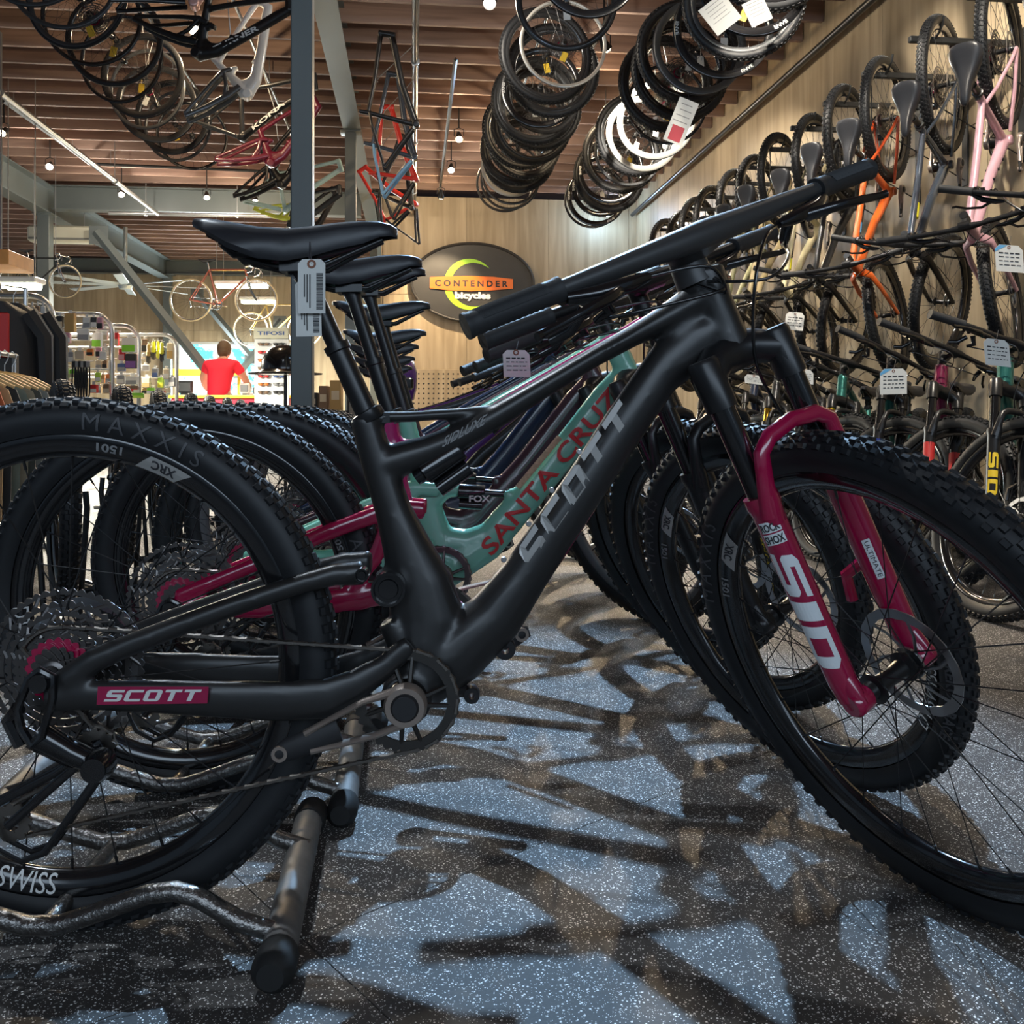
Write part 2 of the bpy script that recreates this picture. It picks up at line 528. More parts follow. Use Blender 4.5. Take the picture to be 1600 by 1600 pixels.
def swing_spark():
    mb = MB(); S = (0, 1, 0)
    for sg in (-1, 1):
        d = 1.235; k = d / FPX
        def T(pts, yy, side):
            vs = []
            for (x, y, r), o in zip(pts, yy):
                p = h(x, y, d); p.y = sg * o; vs.append(p)
            mb.tube(vs, [(r * k, s) for (x, y, r), s in zip(pts, side)], 12, side=S)
        T([(566, 898, 20), (520, 900, 18), (475, 912, 17), (380, 942, 17), (290, 974, 17), (200, 1008, 18), (150, 1030, 20), (110, 1060, 22)],
          [.045, .05, .053, .056, .06, .066, .07, .072], [.013] * 8)
        T([(80, 1088, 22), (120, 1080, 26), (160, 1082, 24), (250, 1085, 27), (350, 1091, 30), (450, 1095, 33), (515, 1092, 34), (560, 1070, 26), (600, 1045, 20), (640, 1010, 17)],
          [.074, .073, .072, .069, .066, .062, .058, .054, .05, .046], [.011] * 9 + [.012])
        T([(80, 1075, 20), (120, 1060, 26), (140, 1065, 28)], [.073] * 3, [.009] * 3)
    return remeshed(mb, 'swingarm', .004, 4)

def frame_trail():
    mb = MB(); S = (0, 1, 0); g = GEO['trail']
    def T(pts, r, side):
        mb.tube([(p[0], p[2] if len(p) > 2 else 0, p[1]) for p in pts], [(a, b) for a, b in zip(r, side)], 12, side=S)
    a, b = SP(g, .51, 0), SP(g, .625, 0)
    T([(a.x, a.z), (b.x, b.z)], [.029, .028], [.028, .028])
    T([(.335, .83), (.27, .755), (.13, .575), (-.02, .40), (-.125, .34)], [.03, .036, .036, .042, .05], [.026, .026, .027, .03, .04])
    T([(.305, .90), (.15, .815), (-.03, .715), (-.16, .635), (-.20, .61)], [.026, .02, .019, .02, .024], [.023, .02, .018, .018, .02])
    T([(-.212, .715), (-.196, .64), (-.17, .54), (-.142, .43), (-.125, .335)], [.021, .022, .028, .04, .05], [.021, .022, .024, .03, .04])
    T([(-.16, .50), (-.115, .535), (-.085, .53)], [.03, .022, .016], [.024, .024, .024])
    T([(-.13, .40), (-.06, .40), (.0, .43)], [.05, .04, .03], [.028, .028, .026])
    T([(.05, .50), (.03, .53)], [.02, .014], [.018, .018])
    mb.lathe([(.0, -.045), (.032, -.045), (.032, .045), (.0, .045)], 16, c=(-.125, 0, .335))
    return remeshed(mb, 'frame', .0055, 4)

def swing_trail():
    mb = MB(); S = (0, 1, 0)
    for sg in (-1, 1):
        def T(pts, r, side):
            mb.tube([(p[0], sg * p[2], p[1]) for p in pts], [(a, b) for a, b in zip(r, side)], 10, side=S)
        T([(-.575, .385, .073), (-.45, .435, .066), (-.30, .50, .05), (-.19, .54, .04), (-.13, .535, .03)], [.014, .014, .016, .018, .018], [.011] * 5)
        T([(-.58, .368, .074), (-.42, .362, .068), (-.25, .375, .05), (-.14, .40, .036)], [.017, .02, .024, .024], [.011] * 4)
        T([(-.27, .385, .05), (-.22, .45, .045), (-.19, .535, .04)], [.015] * 3, [.01] * 3)
    return remeshed(mb, 'swingarm', .005, 3)

def frame_hard():
    mb = MB(); S = (0, 1, 0); g = GEO['hard']
    def T(pts, r, side):
        mb.tube([(p[0], p[2] if len(p) > 2 else 0, p[1]) for p in pts], [(a, b) for a, b in zip(r, side)], 10, side=S)
    a, b = SP(g, .465, 0), SP(g, .60, 0)
    T([(a.x, a.z), (b.x, b.z)], [.025, .025], [.025, .025])
    T([(a.x - .02, a.z + .02), (.1, .55), (-.12, .31)], [.026, .027, .03], [.023, .024, .03])
    T([(b.x + .005, b.z - .02), (.02, .75), (-.215, .68)], [.02, .018, .017], [.019, .018, .016])
    T([(-.245, .745), (-.215, .66), (-.12, .31)], [.018, .018, .022], [.018, .018, .022])
    mb.lathe([(.0, -.04), (.026, -.04), (.026, .04), (.0, .04)], 14, c=(-.12, 0, .31))
    return remeshed(mb, 'frame', .0052, 3)

def swing_hard():
    mb = MB(); S = (0, 1, 0)
    for sg in (-1, 1):
        def T(pts, r, side):
            mb.tube([(p[0], sg * p[2], p[1]) for p in pts], [(a, b) for a, b in zip(r, side)], 10, side=S)
        T([(-.545, .365, .07), (-.48, .42, .066), (-.30, .60, .045), (-.21, .67, .012)], [.010, .010, .011, .012], [.009] * 4)
        T([(-.545, .36, .071), (-.35, .34, .056), (-.16, .315, .03)], [.013, .014, .016], [.009] * 3)
    return remeshed(mb, 'rear_stays', .0045, 2)

def lowers_mesh(g, name, rigid=False):
    mb = MB(); t0 = .298 if not rigid else .44
    for sg in (-1, 1):
        y = sg * .068
        if rigid:
            mb.tube([SP(g, .46, .004, sg * .02), SP(g, .43, .012, sg * .052), SP(g, .3, .026, sg * .062), SP(g, .0, .044, sg * .062)], [(.026, .018), (.022, .013), (.019, .012), (.012, .010)], 10, side=(0, 1, 0))
            continue
        mb.tube([SP(g, t0 + .012, .03, y), SP(g, t0, .03, y), SP(g, t0 - .015, .03, y), SP(g, .14, .031, y), SP(g, .03, .033, y), SP(g, .004, .036, y)],
                [.0245, .0255, .022, .0215, .0205, .018], 16)
        mb.tube([SP(g, .035, .034, y), SP(g, .012, .04, y * 1.02), SP(g, -.006, .046, y * 1.02)], [(.02, .016), (.023, .014), (.02, .012)], 12, side=(0, 1, 0))
        mb.lathe([(.006, -.017), (.015, -.017), (.0185, -.013), (.0185, .013), (.015, .017), (.006, .017)], 18, c=SP(g, 0, .045, y - sg * .003), closed=True)
        mb.tube([SP(g, .03, .034, y), SP(g, .0, .047, y - sg * .004)], [(.019, .016), (.0175, .016)], 12, side=(0, 1, 0))
    if not rigid:
        a = [(.282, .044, -.072), (.325, .058, -.074), (.366, .066, -.066), (.381, .068, -.045), (.388, .069, 0), (.381, .068, .045), (.366, .066, .066), (.325, .058, .074), (.282, .044, .072)]
        mb.tube([SP(g, *p) for p in a], [(.013, .02), (.0115, .013), (.011, .012), (.0105, .0125), (.0105, .012), (.0105, .0125), (.011, .012), (.0115, .013), (.013, .02)], 10)
        for sg in (-1, 1):
            mb.tube([SP(g, .275, .036, sg * .07), SP(g, .305, .05, sg * .072), SP(g, .335, .06, sg * .073)], [(.02, .018), (.016, .014), (.01, .01)], 10)
        mb.tube([SP(g, .15, .02, .066), SP(g, .13, -.02, .055), SP(g, .09, -.03, .055)], .009, 8)
    return mb.mesh(name, (), 45)

def crown_mesh(g, name, rigid=False):
    mb = MB(); a = g['a2c']
    mb.tube([SP(g, a - .02, 0), SP(g, g['bar'] - .01, 0)], .0145, 12)
    if not rigid:
        mb.tube([SP(g, a - .05, .03, -.068), SP(g, a - .022, .026, -.066), SP(g, a - .006, .012, -.035), SP(g, a - .002, .006, 0), SP(g, a - .006, .012, .035), SP(g, a - .022, .026, .066), SP(g, a - .05, .03, .068)],
                [(.022, .022), (.026, .025), (.026, .026), (.028, .03), (.026, .026), (.026, .025), (.022, .022)], 12)
        for sg in (-1, 1):
            mb.tube([SP(g, a + .006, .03, sg * .068), SP(g, a - .0, .03, sg * .068), SP(g, a - .066, .03, sg * .068)], [.019, .0225, .0225], 14)
    return mb.mesh(name, (), 45)

def stanchion_mesh(g, sg):
    return MB().tube([SP(g, g['a2c'] - .05, .03, sg * .068), SP(g, .2, .03, sg * .068)], .0176, 18).mesh('stanchion', (), 50)

def bar_path(g, n=25, half=.372, sweep=.030, rise=.004, fwd=.058):
    pts = []
    for i in range(n):
        y = -half + 2 * half * i / (n - 1); a = abs(y) / half
        pts.append(SP(g, g['bar'] + rise * (3 * a * a - 2 * a ** 3), fwd - sweep * a ** 1.7, y))
    return pts

def handlebar_mesh(g, hero=False):
    mb = MB(); pts = bar_path(g)
    r = []
    for i in range(25):
        a = abs(i - 12) / 12
        r.append((.0205 - .0090 * min(1, a / .62)) if hero else (.0158 if a < .12 else .0115))
    mb.tube(pts, r, 14)
    if hero:
        mb.tube([SP(g, .612, 0), SP(g, g['bar'] - .03, 0), SP(g, g['bar'] - .012, .004)], [(.031, .028), (.028, .027), (.022, .03)], 16, side=(0, 1, 0))
        mb.tube([SP(g, g['bar'] - .012, -.004), SP(g, g['bar'] - .006, .02), SP(g, g['bar'], .05)], [(.021, .03), (.023, .05), (.019, .075)], 16, side=(0, 1, 0))
    return mb.mesh('handlebar', (), 50)

def stem_mesh(g):
    mb = MB()
    mb.tube([SP(g, g['bar'] - .045, 0), SP(g, g['bar'] + .012, 0)], .018, 12)
    mb.tube([SP(g, g['bar'] - .01, 0), SP(g, g['bar'], .05)], [(.017, .017), (.016, .02)], 12, side=(0, 1, 0))
    mb.tube([SP(g, g['bar'], .05, -.024), SP(g, g['bar'], .05, .024)], .021, 12)
    return mb.mesh('stem', (), 50)

def grip_mesh(g, sg, ribs=False):
    pts = bar_path(g, 61)
    sel = [p for i, p in enumerate(pts) if (i - 30) * sg >= 19]
    if sg < 0: sel = sel[::-1]
    mb = MB()
    L = []
    for i in range(len(sel) - 1):
        for q in range(3):
            L.append(sel[i].lerp(sel[i + 1], q / 3))
    L.append(sel[-1])
    n = len(L)
    rr = []
    for i in range(n):
        r = .0162
        if i < 2 or i > n - 3: r = .0175
        elif ribs and 5 < i < n - 5: r = .0165 - (.0011 if i % 2 else 0)
        rr.append(r)
    mb.tube(L, rr, 14)
    if ribs:                                   # fine diagonal ribbing
        for q in range(46):
            f = .2 + .72 * q / 46
            i = int(f * (n - 2)); t = (L[i + 1] - L[i]).normalized(); c = L[i].lerp(L[i + 1], f * (n - 2) - i)
            e1 = Vector((0, 0, 1)) - t * t.z; e1.normalize(); e2 = t.cross(e1)
            mb.tube([c + t * (.006 * s_) + (e1 * cos(a) + e2 * sin(a)) * .0166 for s_, a in ((-1, -1.2), (-.5, -.6), (0, 0), (.5, .6), (1, 1.2))], .0009, 4)
    return mb.mesh('grip', GRIP, 60)

def lever_mesh(g, sg):
    mb = MB(); b = g['bar']
    mb.tube([SP(g, b - .002, .036, sg * .222), SP(g, b - .002, .036, sg * .236)], .0165, 12)
    mb.tube([SP(g, b - .004, .036, sg * .20), SP(g, b - .004, .036, sg * .21)], .0155, 12)
    mb.tube([SP(g, b - .012, .05, sg * .235), SP(g, b - .022, .064, sg * .20), SP(g, b - .026, .07, sg * .15), SP(g, b - .026, .068, sg * .12)], [.009, .0115, .0105, .006], 10)
    mb.tube([SP(g, b - .03, .07, sg * .17), SP(g, b - .034, .092, sg * .20), SP(g, b - .04, .094, sg * .26), SP(g, b - .044, .084, sg * .305), SP(g, b - .045, .088, sg * .318)],
            [(.009, .006), (.008, .0055), (.0065, .005), (.006, .005), (.006, .005)], 8)
    mb.tube([SP(g, b - .018, .03, sg * .18), SP(g, b - .045, .02, sg * .165), SP(g, b - .05, .0, sg * .18)], [.010, .009, .006], 8)
    mb.tube([SP(g, b - .03, .028, sg * .205), SP(g, b - .05, .005, sg * .225), SP(g, b - .052, -.012, sg * .25)], [(.008, .005)] * 3, 8)
    return mb.mesh('brake_lever', BLACKGLOSS, 50)

def cable_mesh(g, hero=False):
    mb = MB(); b = g['bar']
    def sp(pts, r=.0024):
        P = [Vector(p) for p in pts]; out = []
        for i in range(len(P) - 1):
            p0, p1, p2, p3 = P[max(i - 1, 0)], P[i], P[i + 1], P[min(i + 2, len(P) - 1)]
            for q in range(6):
                t = q / 6
                out.append(.5 * ((2 * p1) + (p2 - p0) * t + (2 * p0 - 5 * p1 + 4 * p2 - p3) * t * t + (3 * p1 - p0 - 3 * p2 + p3) * t ** 3))
        out.append(P[-1])
        mb.tube(out, r, 6)
    for sg, e in ((-1, .0), (1, .0)):
        sp([SP(g, b - .026, .068, sg * .12), SP(g, b - .04, .095, sg * .06), SP(g, b - .10, .09, sg * .012), SP(g, b - .19, .05, sg * .0), SP(g, .36 + .04, .02, sg * .03)] if sg > 0 else
           [SP(g, b - .026, .068, sg * .12), SP(g, b - .045, .10, sg * .05), SP(g, b - .085, .075, sg * .02), SP(g, b - .06, .03, sg * .022)])
    sp([SP(g, b - .05, .0, -.18), SP(g, b - .07, .06, -.1), SP(g, b - .08, .085, -.03), SP(g, b - .06, .035, .006)])
    sp([SP(g, b - .05, .0, .18), SP(g, b - .075, .07, .11), SP(g, b - .09, .09, .04), SP(g, b - .06, .035, -.01)])
    sp([SP(g, .40, .02, .03), SP(g, .33, .0, .06), SP(g, .2, .01, .085), SP(g, .1, -.0, .075)])
    return mb.mesh('cable', BLACKGLOSS, 60)

def saddle_mesh():
    # stations: x, half width, top z, drop of the skirt
    st = [(-.140, .034, .014, .003), (-.134, .056, .0145, .006), (-.115, .070, .013, .016), (-.085, .071, .008, .028), (-.05, .061, .003, .036), (-.015, .046, .002, .037),
          (.02, .033, .006, .033), (.055, .026, .011, .026), (.09, .0225, .013, .020), (.112, .0195, .012, .014), (.127, .0145, .0085, .008), (.1355, .007, .003, .003)]
    n = 13; vs, fs = [], []
    for x, w, z, d in st:
        for k in range(n):
            a = -1 + 2 * k / (n - 1)
            yy = w * (sin(a * pi / 2) * .55 + a * .45)
            zz = z - .006 * a * a - d * abs(a) ** 5
            vs.append((x, yy, zz))
    for x, w, z, d in st:
        for k in range(n):
            a = -1 + 2 * k / (n - 1)
            yy = w * .92 * (sin(a * pi / 2) * .55 + a * .45)
            vs.append((x, yy, z - (.012 if abs(x) < .1 else .007) - .004 * a * a - d * .93 * abs(a) ** 5 * .98))
    m = len(st); o = m * n
    for i in range(m - 1):
        for k in range(n - 1):
            a = i * n + k
            fs.append((a, a + n, a + n + 1, a + 1)); fs.append((o + a, o + a + 1, o + a + n + 1, o + a + n))
        fs.append((i * n, o + i * n, o + i * n + n, i * n + n)); q = i * n + n - 1
        fs.append((q, q + n, o + q + n, o + q))
    for i in (0, m - 1):
        for k in range(n - 1):
            a = i * n + k
            fs.append((a, a + 1, o + a + 1, o + a) if i == 0 else (a, o + a, o + a + 1, a + 1))
    mb = MB(); mb.add(vs, fs)
    return mb.mesh('saddle', SADDLE, 50)

def rail_mesh():
    mb = MB()
    for sg in (-1, 1):
        mb.tube([(-.105, sg * .03, -.018), (-.07, sg * .024, -.042), (-.03, sg * .022, -.052), (.035, sg * .022, -.052), (.08, sg * .012, -.03), (.115, sg * .006, -.014)], .0038, 8)
        mb.tube([(-.10, sg * .04, -.022), (-.085, sg * .03, -.034), (-.05, sg * .026, -.034)], [(.006, .014), (.008, .012), (.006, .006)], 8, side=(0, 1, 0))
    mb.tube([(-.126, 0, .001), (-.09, 0, -.022), (-.045, 0, -.034), (.0, 0, -.034), (.05, 0, -.022), (.11, 0, -.008)], [(.003, .02), (.012, .042), (.016, .036), (.014, .026), (.012, .016), (.008, .010)], 10, side=(0, 1, 0))
    mb.box((-.0, 0, -.052), (.05, .056, .014)); mb.tube([(0, -.01, -.052), (0, .01, -.052)], .018, 12)
    return mb.mesh('saddle_rail', BLACK, 50)

def post_mesh(a, b):
    """upper and lower tube of a dropper post from collar a to saddle clamp b (bike plane x,z)"""
    A, B = Vector((a[0], 0, a[1])), Vector((b[0], 0, b[1]))
    D = (B - A).normalized(); L = (B - A).length; mid = A + D * min(L * .5, .105)
    mb = MB()
    mb.tube([A - D * .02, mid - D * .008, mid - D * .006, mid + D * .004], [.0158, .0158, .0185, .0185], 18)
    mb.tube([mid, B - D * .03, B - D * .012, B], [.0132, .0132, .0165, .016], 18)
    return mb.mesh('seatpost', BLACK, 50)

def collar_mesh(a, b):
    A, B = Vector((a[0], 0, a[1])), Vector((b[0], 0, b[1])); D = (B - A).normalized()
    mb = MB(); mb.tube([A - D * .012, A - D * .01, A + D * .004, A + D * .006], [.0215, .0235, .0235, .019], 18)
    mb.box(A + Vector((.026, 0, -.004)), (.012, .02, .014))
    return mb.mesh('seat_collar', BLACK, 50)

def chainring_mesh(bb, T=34):
    mb = MB(); m2 = MB()
    cog(m2, T, 0, 0, .0032)
    y = -.052
    mb.add([(bb[0] + x, y + yy, bb[1] + z) for x, yy, z in m2.v], m2.f)
    r = .00202 * T
    for i in range(8):
        a = 2 * pi * i / 8 + (.16 if i % 2 else -.16) + .4
        mb.tube([(bb[0] + .02 * cos(a), y - .006, bb[1] + .02 * sin(a)), (bb[0] + (r - .008) * cos(a + .1), y, bb[1] + (r - .008) * sin(a + .1))], [(.004, .002), (.0028, .0016)], 6, side=(0, 1, 0))
    mb.lathe([(.0, y - .012), (.026, y - .012), (.028, y - .004), (.028, y + .02), (0, y + .02)], 20, c=(bb[0], 0, bb[1]))
    return mb.mesh('chainring', DARKSTEEL, 35)

def crank_mesh(bb, ang, sg, L=.172):
    """two struts around a slot, solid towards the pedal end"""
    mb = MB(); y = sg * .074; c = Vector((bb[0], y, bb[1])); e = Vector((cos(ang), 0, sin(ang))); p = Vector((-sin(ang), 0, cos(ang)))
    for s_ in (-1, 1):
        mb.tube([c + p * (s_ * .022), c + e * .05 + p * (s_ * .024) , c + e * .10 + p * (s_ * .0175) + Vector((0, sg * .006, 0)), c + e * .135 + p * (s_ * .012) + Vector((0, sg * .01, 0))], [(.0065, .009), (.0045, .009), (.004, .008), (.005, .007)], 8, side=(0, 1, 0), mi=1)
    mb.tube([c + e * .092 + Vector((0, sg * .004, 0)), c + e * .13 + Vector((0, sg * .009, 0)), c + e * (L - .01) + Vector((0, sg * .012, 0)), c + e * (L + .012) + Vector((0, sg * .012, 0))], [(.016, .006), (.0165, .0065), (.0155, .007), (.008, .006)], 12, side=(0, 1, 0))
    mb.lathe([(.0, -.012), (.026, -.012), (.029, -.004), (.029, .008), (.0, .008)] if sg < 0 else [(.0, -.008), (.029, -.008), (.029, .004), (.026, .012), (0, .012)], 24, c=c, mi=1)
    mb.lathe([(.0, -.016), (.016, -.016), (.019, -.012), (.019, .0), (.0, .0)] if sg < 0 else [(.0, 0), (.019, 0), (.019, .012), (.016, .016), (0, .016)], 20, c=c)
    q = c + e * L + Vector((0, sg * .012, 0))
    mb.lathe([(.006, -.0085), (.0105, -.0085), (.0105, .0085), (.006, .0085)], 16, c=q, closed=True, mi=1)
    return mb.mesh('crank_arm', [BLACKMATTE, BRONZE], 40)

def chain_mesh(path, n):
    """row of links along a closed path of (x, y, z)"""
    P = [Vector(p) for p in path]; seg = [(P[(i + 1) % len(P)] - P[i]).length for i in range(len(P))]; tot = sum(seg)
    def at(s):
        s %= tot
        for i, L in enumerate(seg):
            if s <= L: return P[i].lerp(P[(i + 1) % len(P)], s / L)
            s -= L
        return P[0]
    mb = MB()
    for i in range(n):
        a, b = at(tot * i / n), at(tot * (i + 1) / n); c = (a + b) / 2; t = (b - a).normalized(); L = (b - a).length
        mb.tube([a - t * .002, c, b + t * .002], [(.0042, .0028 if i % 2 else .0018), (.0026, .0028 if i % 2 else .0018), (.0042, .0028 if i % 2 else .0018)], 6, side=(0, 1, 0))
    return mb.mesh('chain', CHAINMETAL, 40)

def arc(c, r, a0, a1, y, n=10):
    return [(c[0] + r * sin(radians(a0 + (a1 - a0) * i / n)), y, c[1] + r * cos(radians(a0 + (a1 - a0) * i / n))) for i in range(n + 1)]

def chain_for(g):
    R, B = g['rear'], g['bb']; y1, y2 = -.036, -.052
    j2 = (R[0] - .065, R[1] - .205); j1 = (R[0] + .052, R[1] - .10)
    pts = arc(R, .058, -60, 5, y1, 6) + arc(B, .0685, -8, 165, y2, 14) + arc(j2, .024, 160, 300, y1, 8) + arc(j1, .022, 120, -20, y1, 6)[::1]
    return chain_mesh(pts, 110)

def derailleur_mesh(g):
    R = g['rear']; mb = MB()
    a = Vector((R[0] - .004, -.084, R[1] - .004))
    # hanger bracket: a rounded triangle with an open middle
    tri = [a + Vector(v) for v in ((-.014, 0, .006), (0, 0, .016), (.016, 0, .008), (.016, 0, -.02), (.002, 0, -.07), (-.01, 0, -.082), (-.024, 0, -.06), (-.03, 0, -.034))]
    mb.tube(tri, [(.006, .006)] * 8, 8, closed=True, side=(0, 1, 0))
    mb.tube([a + Vector((-.03, .004, -.034)), a + Vector((-.045, .01, -.05)), a + Vector((-.03, .012, -.085))], [(.010, .010)] * 3, 8, side=(0, 1, 0))
    mb.tube([a + Vector((-.012, .01, -.07)), a + Vector((.03, .022, -.10)), a + Vector((.07, .02, -.115))], [(.02, .016), (.018, .016), (.014, .016)], 10, side=(0, 1, 0))
    mb.lathe([(.0, -.012), (.016, -.012), (.02, .0), (.02, .02), (0, .02)], 16, c=a + Vector((.072, 0, -.112)))
    mb.lathe([(.0, -.008), (.012, -.008), (.014, .0), (.014, .02), (0, .02)], 14, c=a + Vector((0, 0, 0)))
    return mb.mesh('derailleur', BLACKGLOSS, 40)

def cage_mesh(g):
    R = g['rear']; mb = MB()
    j2 = Vector((R[0] - .062, -.04, R[1] - .205)); j1 = Vector((R[0] + .05, -.04, R[1] - .105))
    for yy in (-.055, -.027):
        o = Vector((0, yy + .04, 0))
        mb.tube([j1 + o + Vector((.012, 0, .012)), j1 + o + Vector((-.05, 0, -.03)), j2 + o + Vector((-.035, 0, .02)), j2 + o + Vector((-.012, 0, -.028)), j2 + o + Vector((.02, 0, -.045)), j2 + o + Vector((.05, 0, -.035)), j1 + o + Vector((.0, 0, -.045)), j1 + o + Vector((.02, 0, -.01))],
                [(.005, .0015)] * 8, 8, closed=True, side=(0, 1, 0))
        mb.tube([j1 + o, j2 + o], [(.007, .0014), (.006, .0014)], 8, side=(0, 1, 0))
    return mb.mesh('derailleur_cage', BLACKGLOSS, 40)

def pulley_mesh(g, k):
    R = g['rear']; mb = MB()
    for c, T in ((((R[0] - .062, R[1] - .205), 12), ((R[0] + .05, R[1] - .105), 12))[k],):
        m2 = MB(); cog(m2, T, 0, 0, .003)
        mb.add([(c[0] + x, -.04 + y, c[1] + z) for x, y, z in m2.v], m2.f)
        for i in range(5):
            a = 2 * pi * i / 5
            mb.tube([(c[0] + .004 * cos(a), -.04, c[1] + .004 * sin(a)), (c[0] + .014 * cos(a), -.04, c[1] + .014 * sin(a))], .002, 5)
        mb.lathe([(.0, -.008), (.006, -.008), (.006, .008), (0, .008)], 10, c=(c[0], -.04, c[1]))
    return mb.mesh('jockey_wheel', CHAINMETAL, 40)

def shock_mesh(a, b, r=.019):
    A, B = Vector((a[0], 0, a[1])), Vector((b[0], 0, b[1])); mb = MB()
    f = lambda t: A.lerp(B, t)
    mb.tube([f(0), f(.08), f(.1), f(.5), f(.52)], [.010, .012, r, r, r * .9], 14)
    mb.tube([f(.5), f(.9)], .009, 12); mb.tube([f(.86), f(.9), f(1)], [.014, .013, .010], 12)
    D = (B - A).normalized(); N = Vector((-D.z, 0, D.x))
    mb.tube([f(.12) - N * r * 1.6, f(.48) - N * r * 1.6], .012, 10)
    return mb.mesh('rear_shock', BLACKGLOSS, 50)

# ================================================================== shared meshes
MESH = {}
def shared(key, fn, *a):
    if key not in MESH:
        MESH[key] = fn(*a)
    return MESH[key]

def geo_parts(gn):
    g = GEO[gn]
    if ('frame', gn) not in MESH:
        MESH['frame', gn] = {'spark': frame_spark, 'second': frame_second, 'trail': frame_trail, 'hard': frame_hard}[gn]()
        MESH['swing', gn] = {'spark': swing_spark, 'second': swing_trail, 'trail': swing_trail, 'hard': swing_hard}[gn]()
        for me in (MESH['frame', gn], MESH['swing', gn]): me.materials.append(CARBON)
        for rigid in (False, True):
            MESH['lowers', gn, rigid] = lowers_mesh(g, 'fork_lowers', rigid); MESH['crown', gn, rigid] = crown_mesh(g, 'fork', rigid)
            MESH['lowers', gn, rigid].materials.append(BLACK); MESH['crown', gn, rigid].materials.append(BLACK)
        for sg in (-1, 1):
            m = MESH['stanchion', gn, sg] = stanchion_mesh(g, sg); m.materials.append(BLACKGLOSS)
            MESH['grip', gn, sg] = grip_mesh(g, sg); MESH['lever', gn, sg] = lever_mesh(g, sg)
        m = MESH['bar', gn] = handlebar_mesh(g); m.materials.append(BLACK)
        m = MESH['stem', gn] = stem_mesh(g); m.materials.append(BLACK)
        MESH['cable', gn] = cable_mesh(g)
        MESH['collar', gn] = collar_mesh(g['post'], (g['saddle'][0], g['saddle'][1] - .05))
        MESH['ring', gn] = chainring_mesh(g['bb'])
        MESH['crank', gn, -1] = crank_mesh(g['bb'], radians(199), -1); MESH['crank', gn, 1] = crank_mesh(g['bb'], radians(19), 1)
        MESH['chain', gn] = chain_for(g)
        MESH['mech', gn] = derailleur_mesh(g); MESH['cage', gn] = cage_mesh(g); MESH['pulley', gn, 0] = pulley_mesh(g, 0); MESH['pulley', gn, 1] = pulley_mesh(g, 1)
        s = {'spark': ((-.10, .625), (.02, .71)), 'second': None, 'trail': ((-.10, .53), (.05, .52)), 'hard': None}[gn]
        if s: MESH['shock', gn] = shock_mesh(*s)
    return g

ROWS_FAST = None
def wheel_set():
    shared('tire', tire_mesh, 'tire')
    shared('tire_low', lambda: tire_mesh('tire', N=66, nseg=48, rows=[(-45, .005, .0075, .005, 0), (45, .005, .0075, .005, 0), (-14, .0042, .0075, .0055, .5), (14, .0042, .0075, .0055, .1)]))
    shared('tire_big', lambda: tire_mesh('tire', rho=.031, N=74, nseg=64, rows=[(-48, .006, .0075, .0048, 0), (48, .006, .0075, .0048, 0), (-24, .0048, .006, .005, .5), (24, .0048, .006, .005, .5), (0, .0048, .0065, .007, .1)]))
    shared('rim', rim_mesh, 'rim'); shared('spokes', spoke_mesh, 'spokes')
    shared('hubf', hub_mesh, 'hub'); shared('hubr', hub_mesh, 'hub', True)
    shared('rotor', lambda: rotor_mesh('brake_rotor', .083, .044)); shared('cassette', cassette_mesh, 'cassette')

def add_wheel(root, name, mtx, rear, tire='tire', rim=None, scale=1.0):
    """rim object = the wheel part; tire, spokes, hub, rotor, cassette are its sub-parts"""
    wheel_set()
    w = link(MESH['rim'], name, root, mtx @ Matrix.Scale(scale, 4), rim or BLACKGLOSS)
    link(MESH[tire], 'tire', w)
    link(MESH['spokes'], 'spokes', w)
    link(MESH['hubr' if rear else 'hubf'], 'hub', w)
    link(MESH['rotor'], 'brake_rotor', w)
    if rear: link(MESH['cassette'], 'cassette', w)
    return w

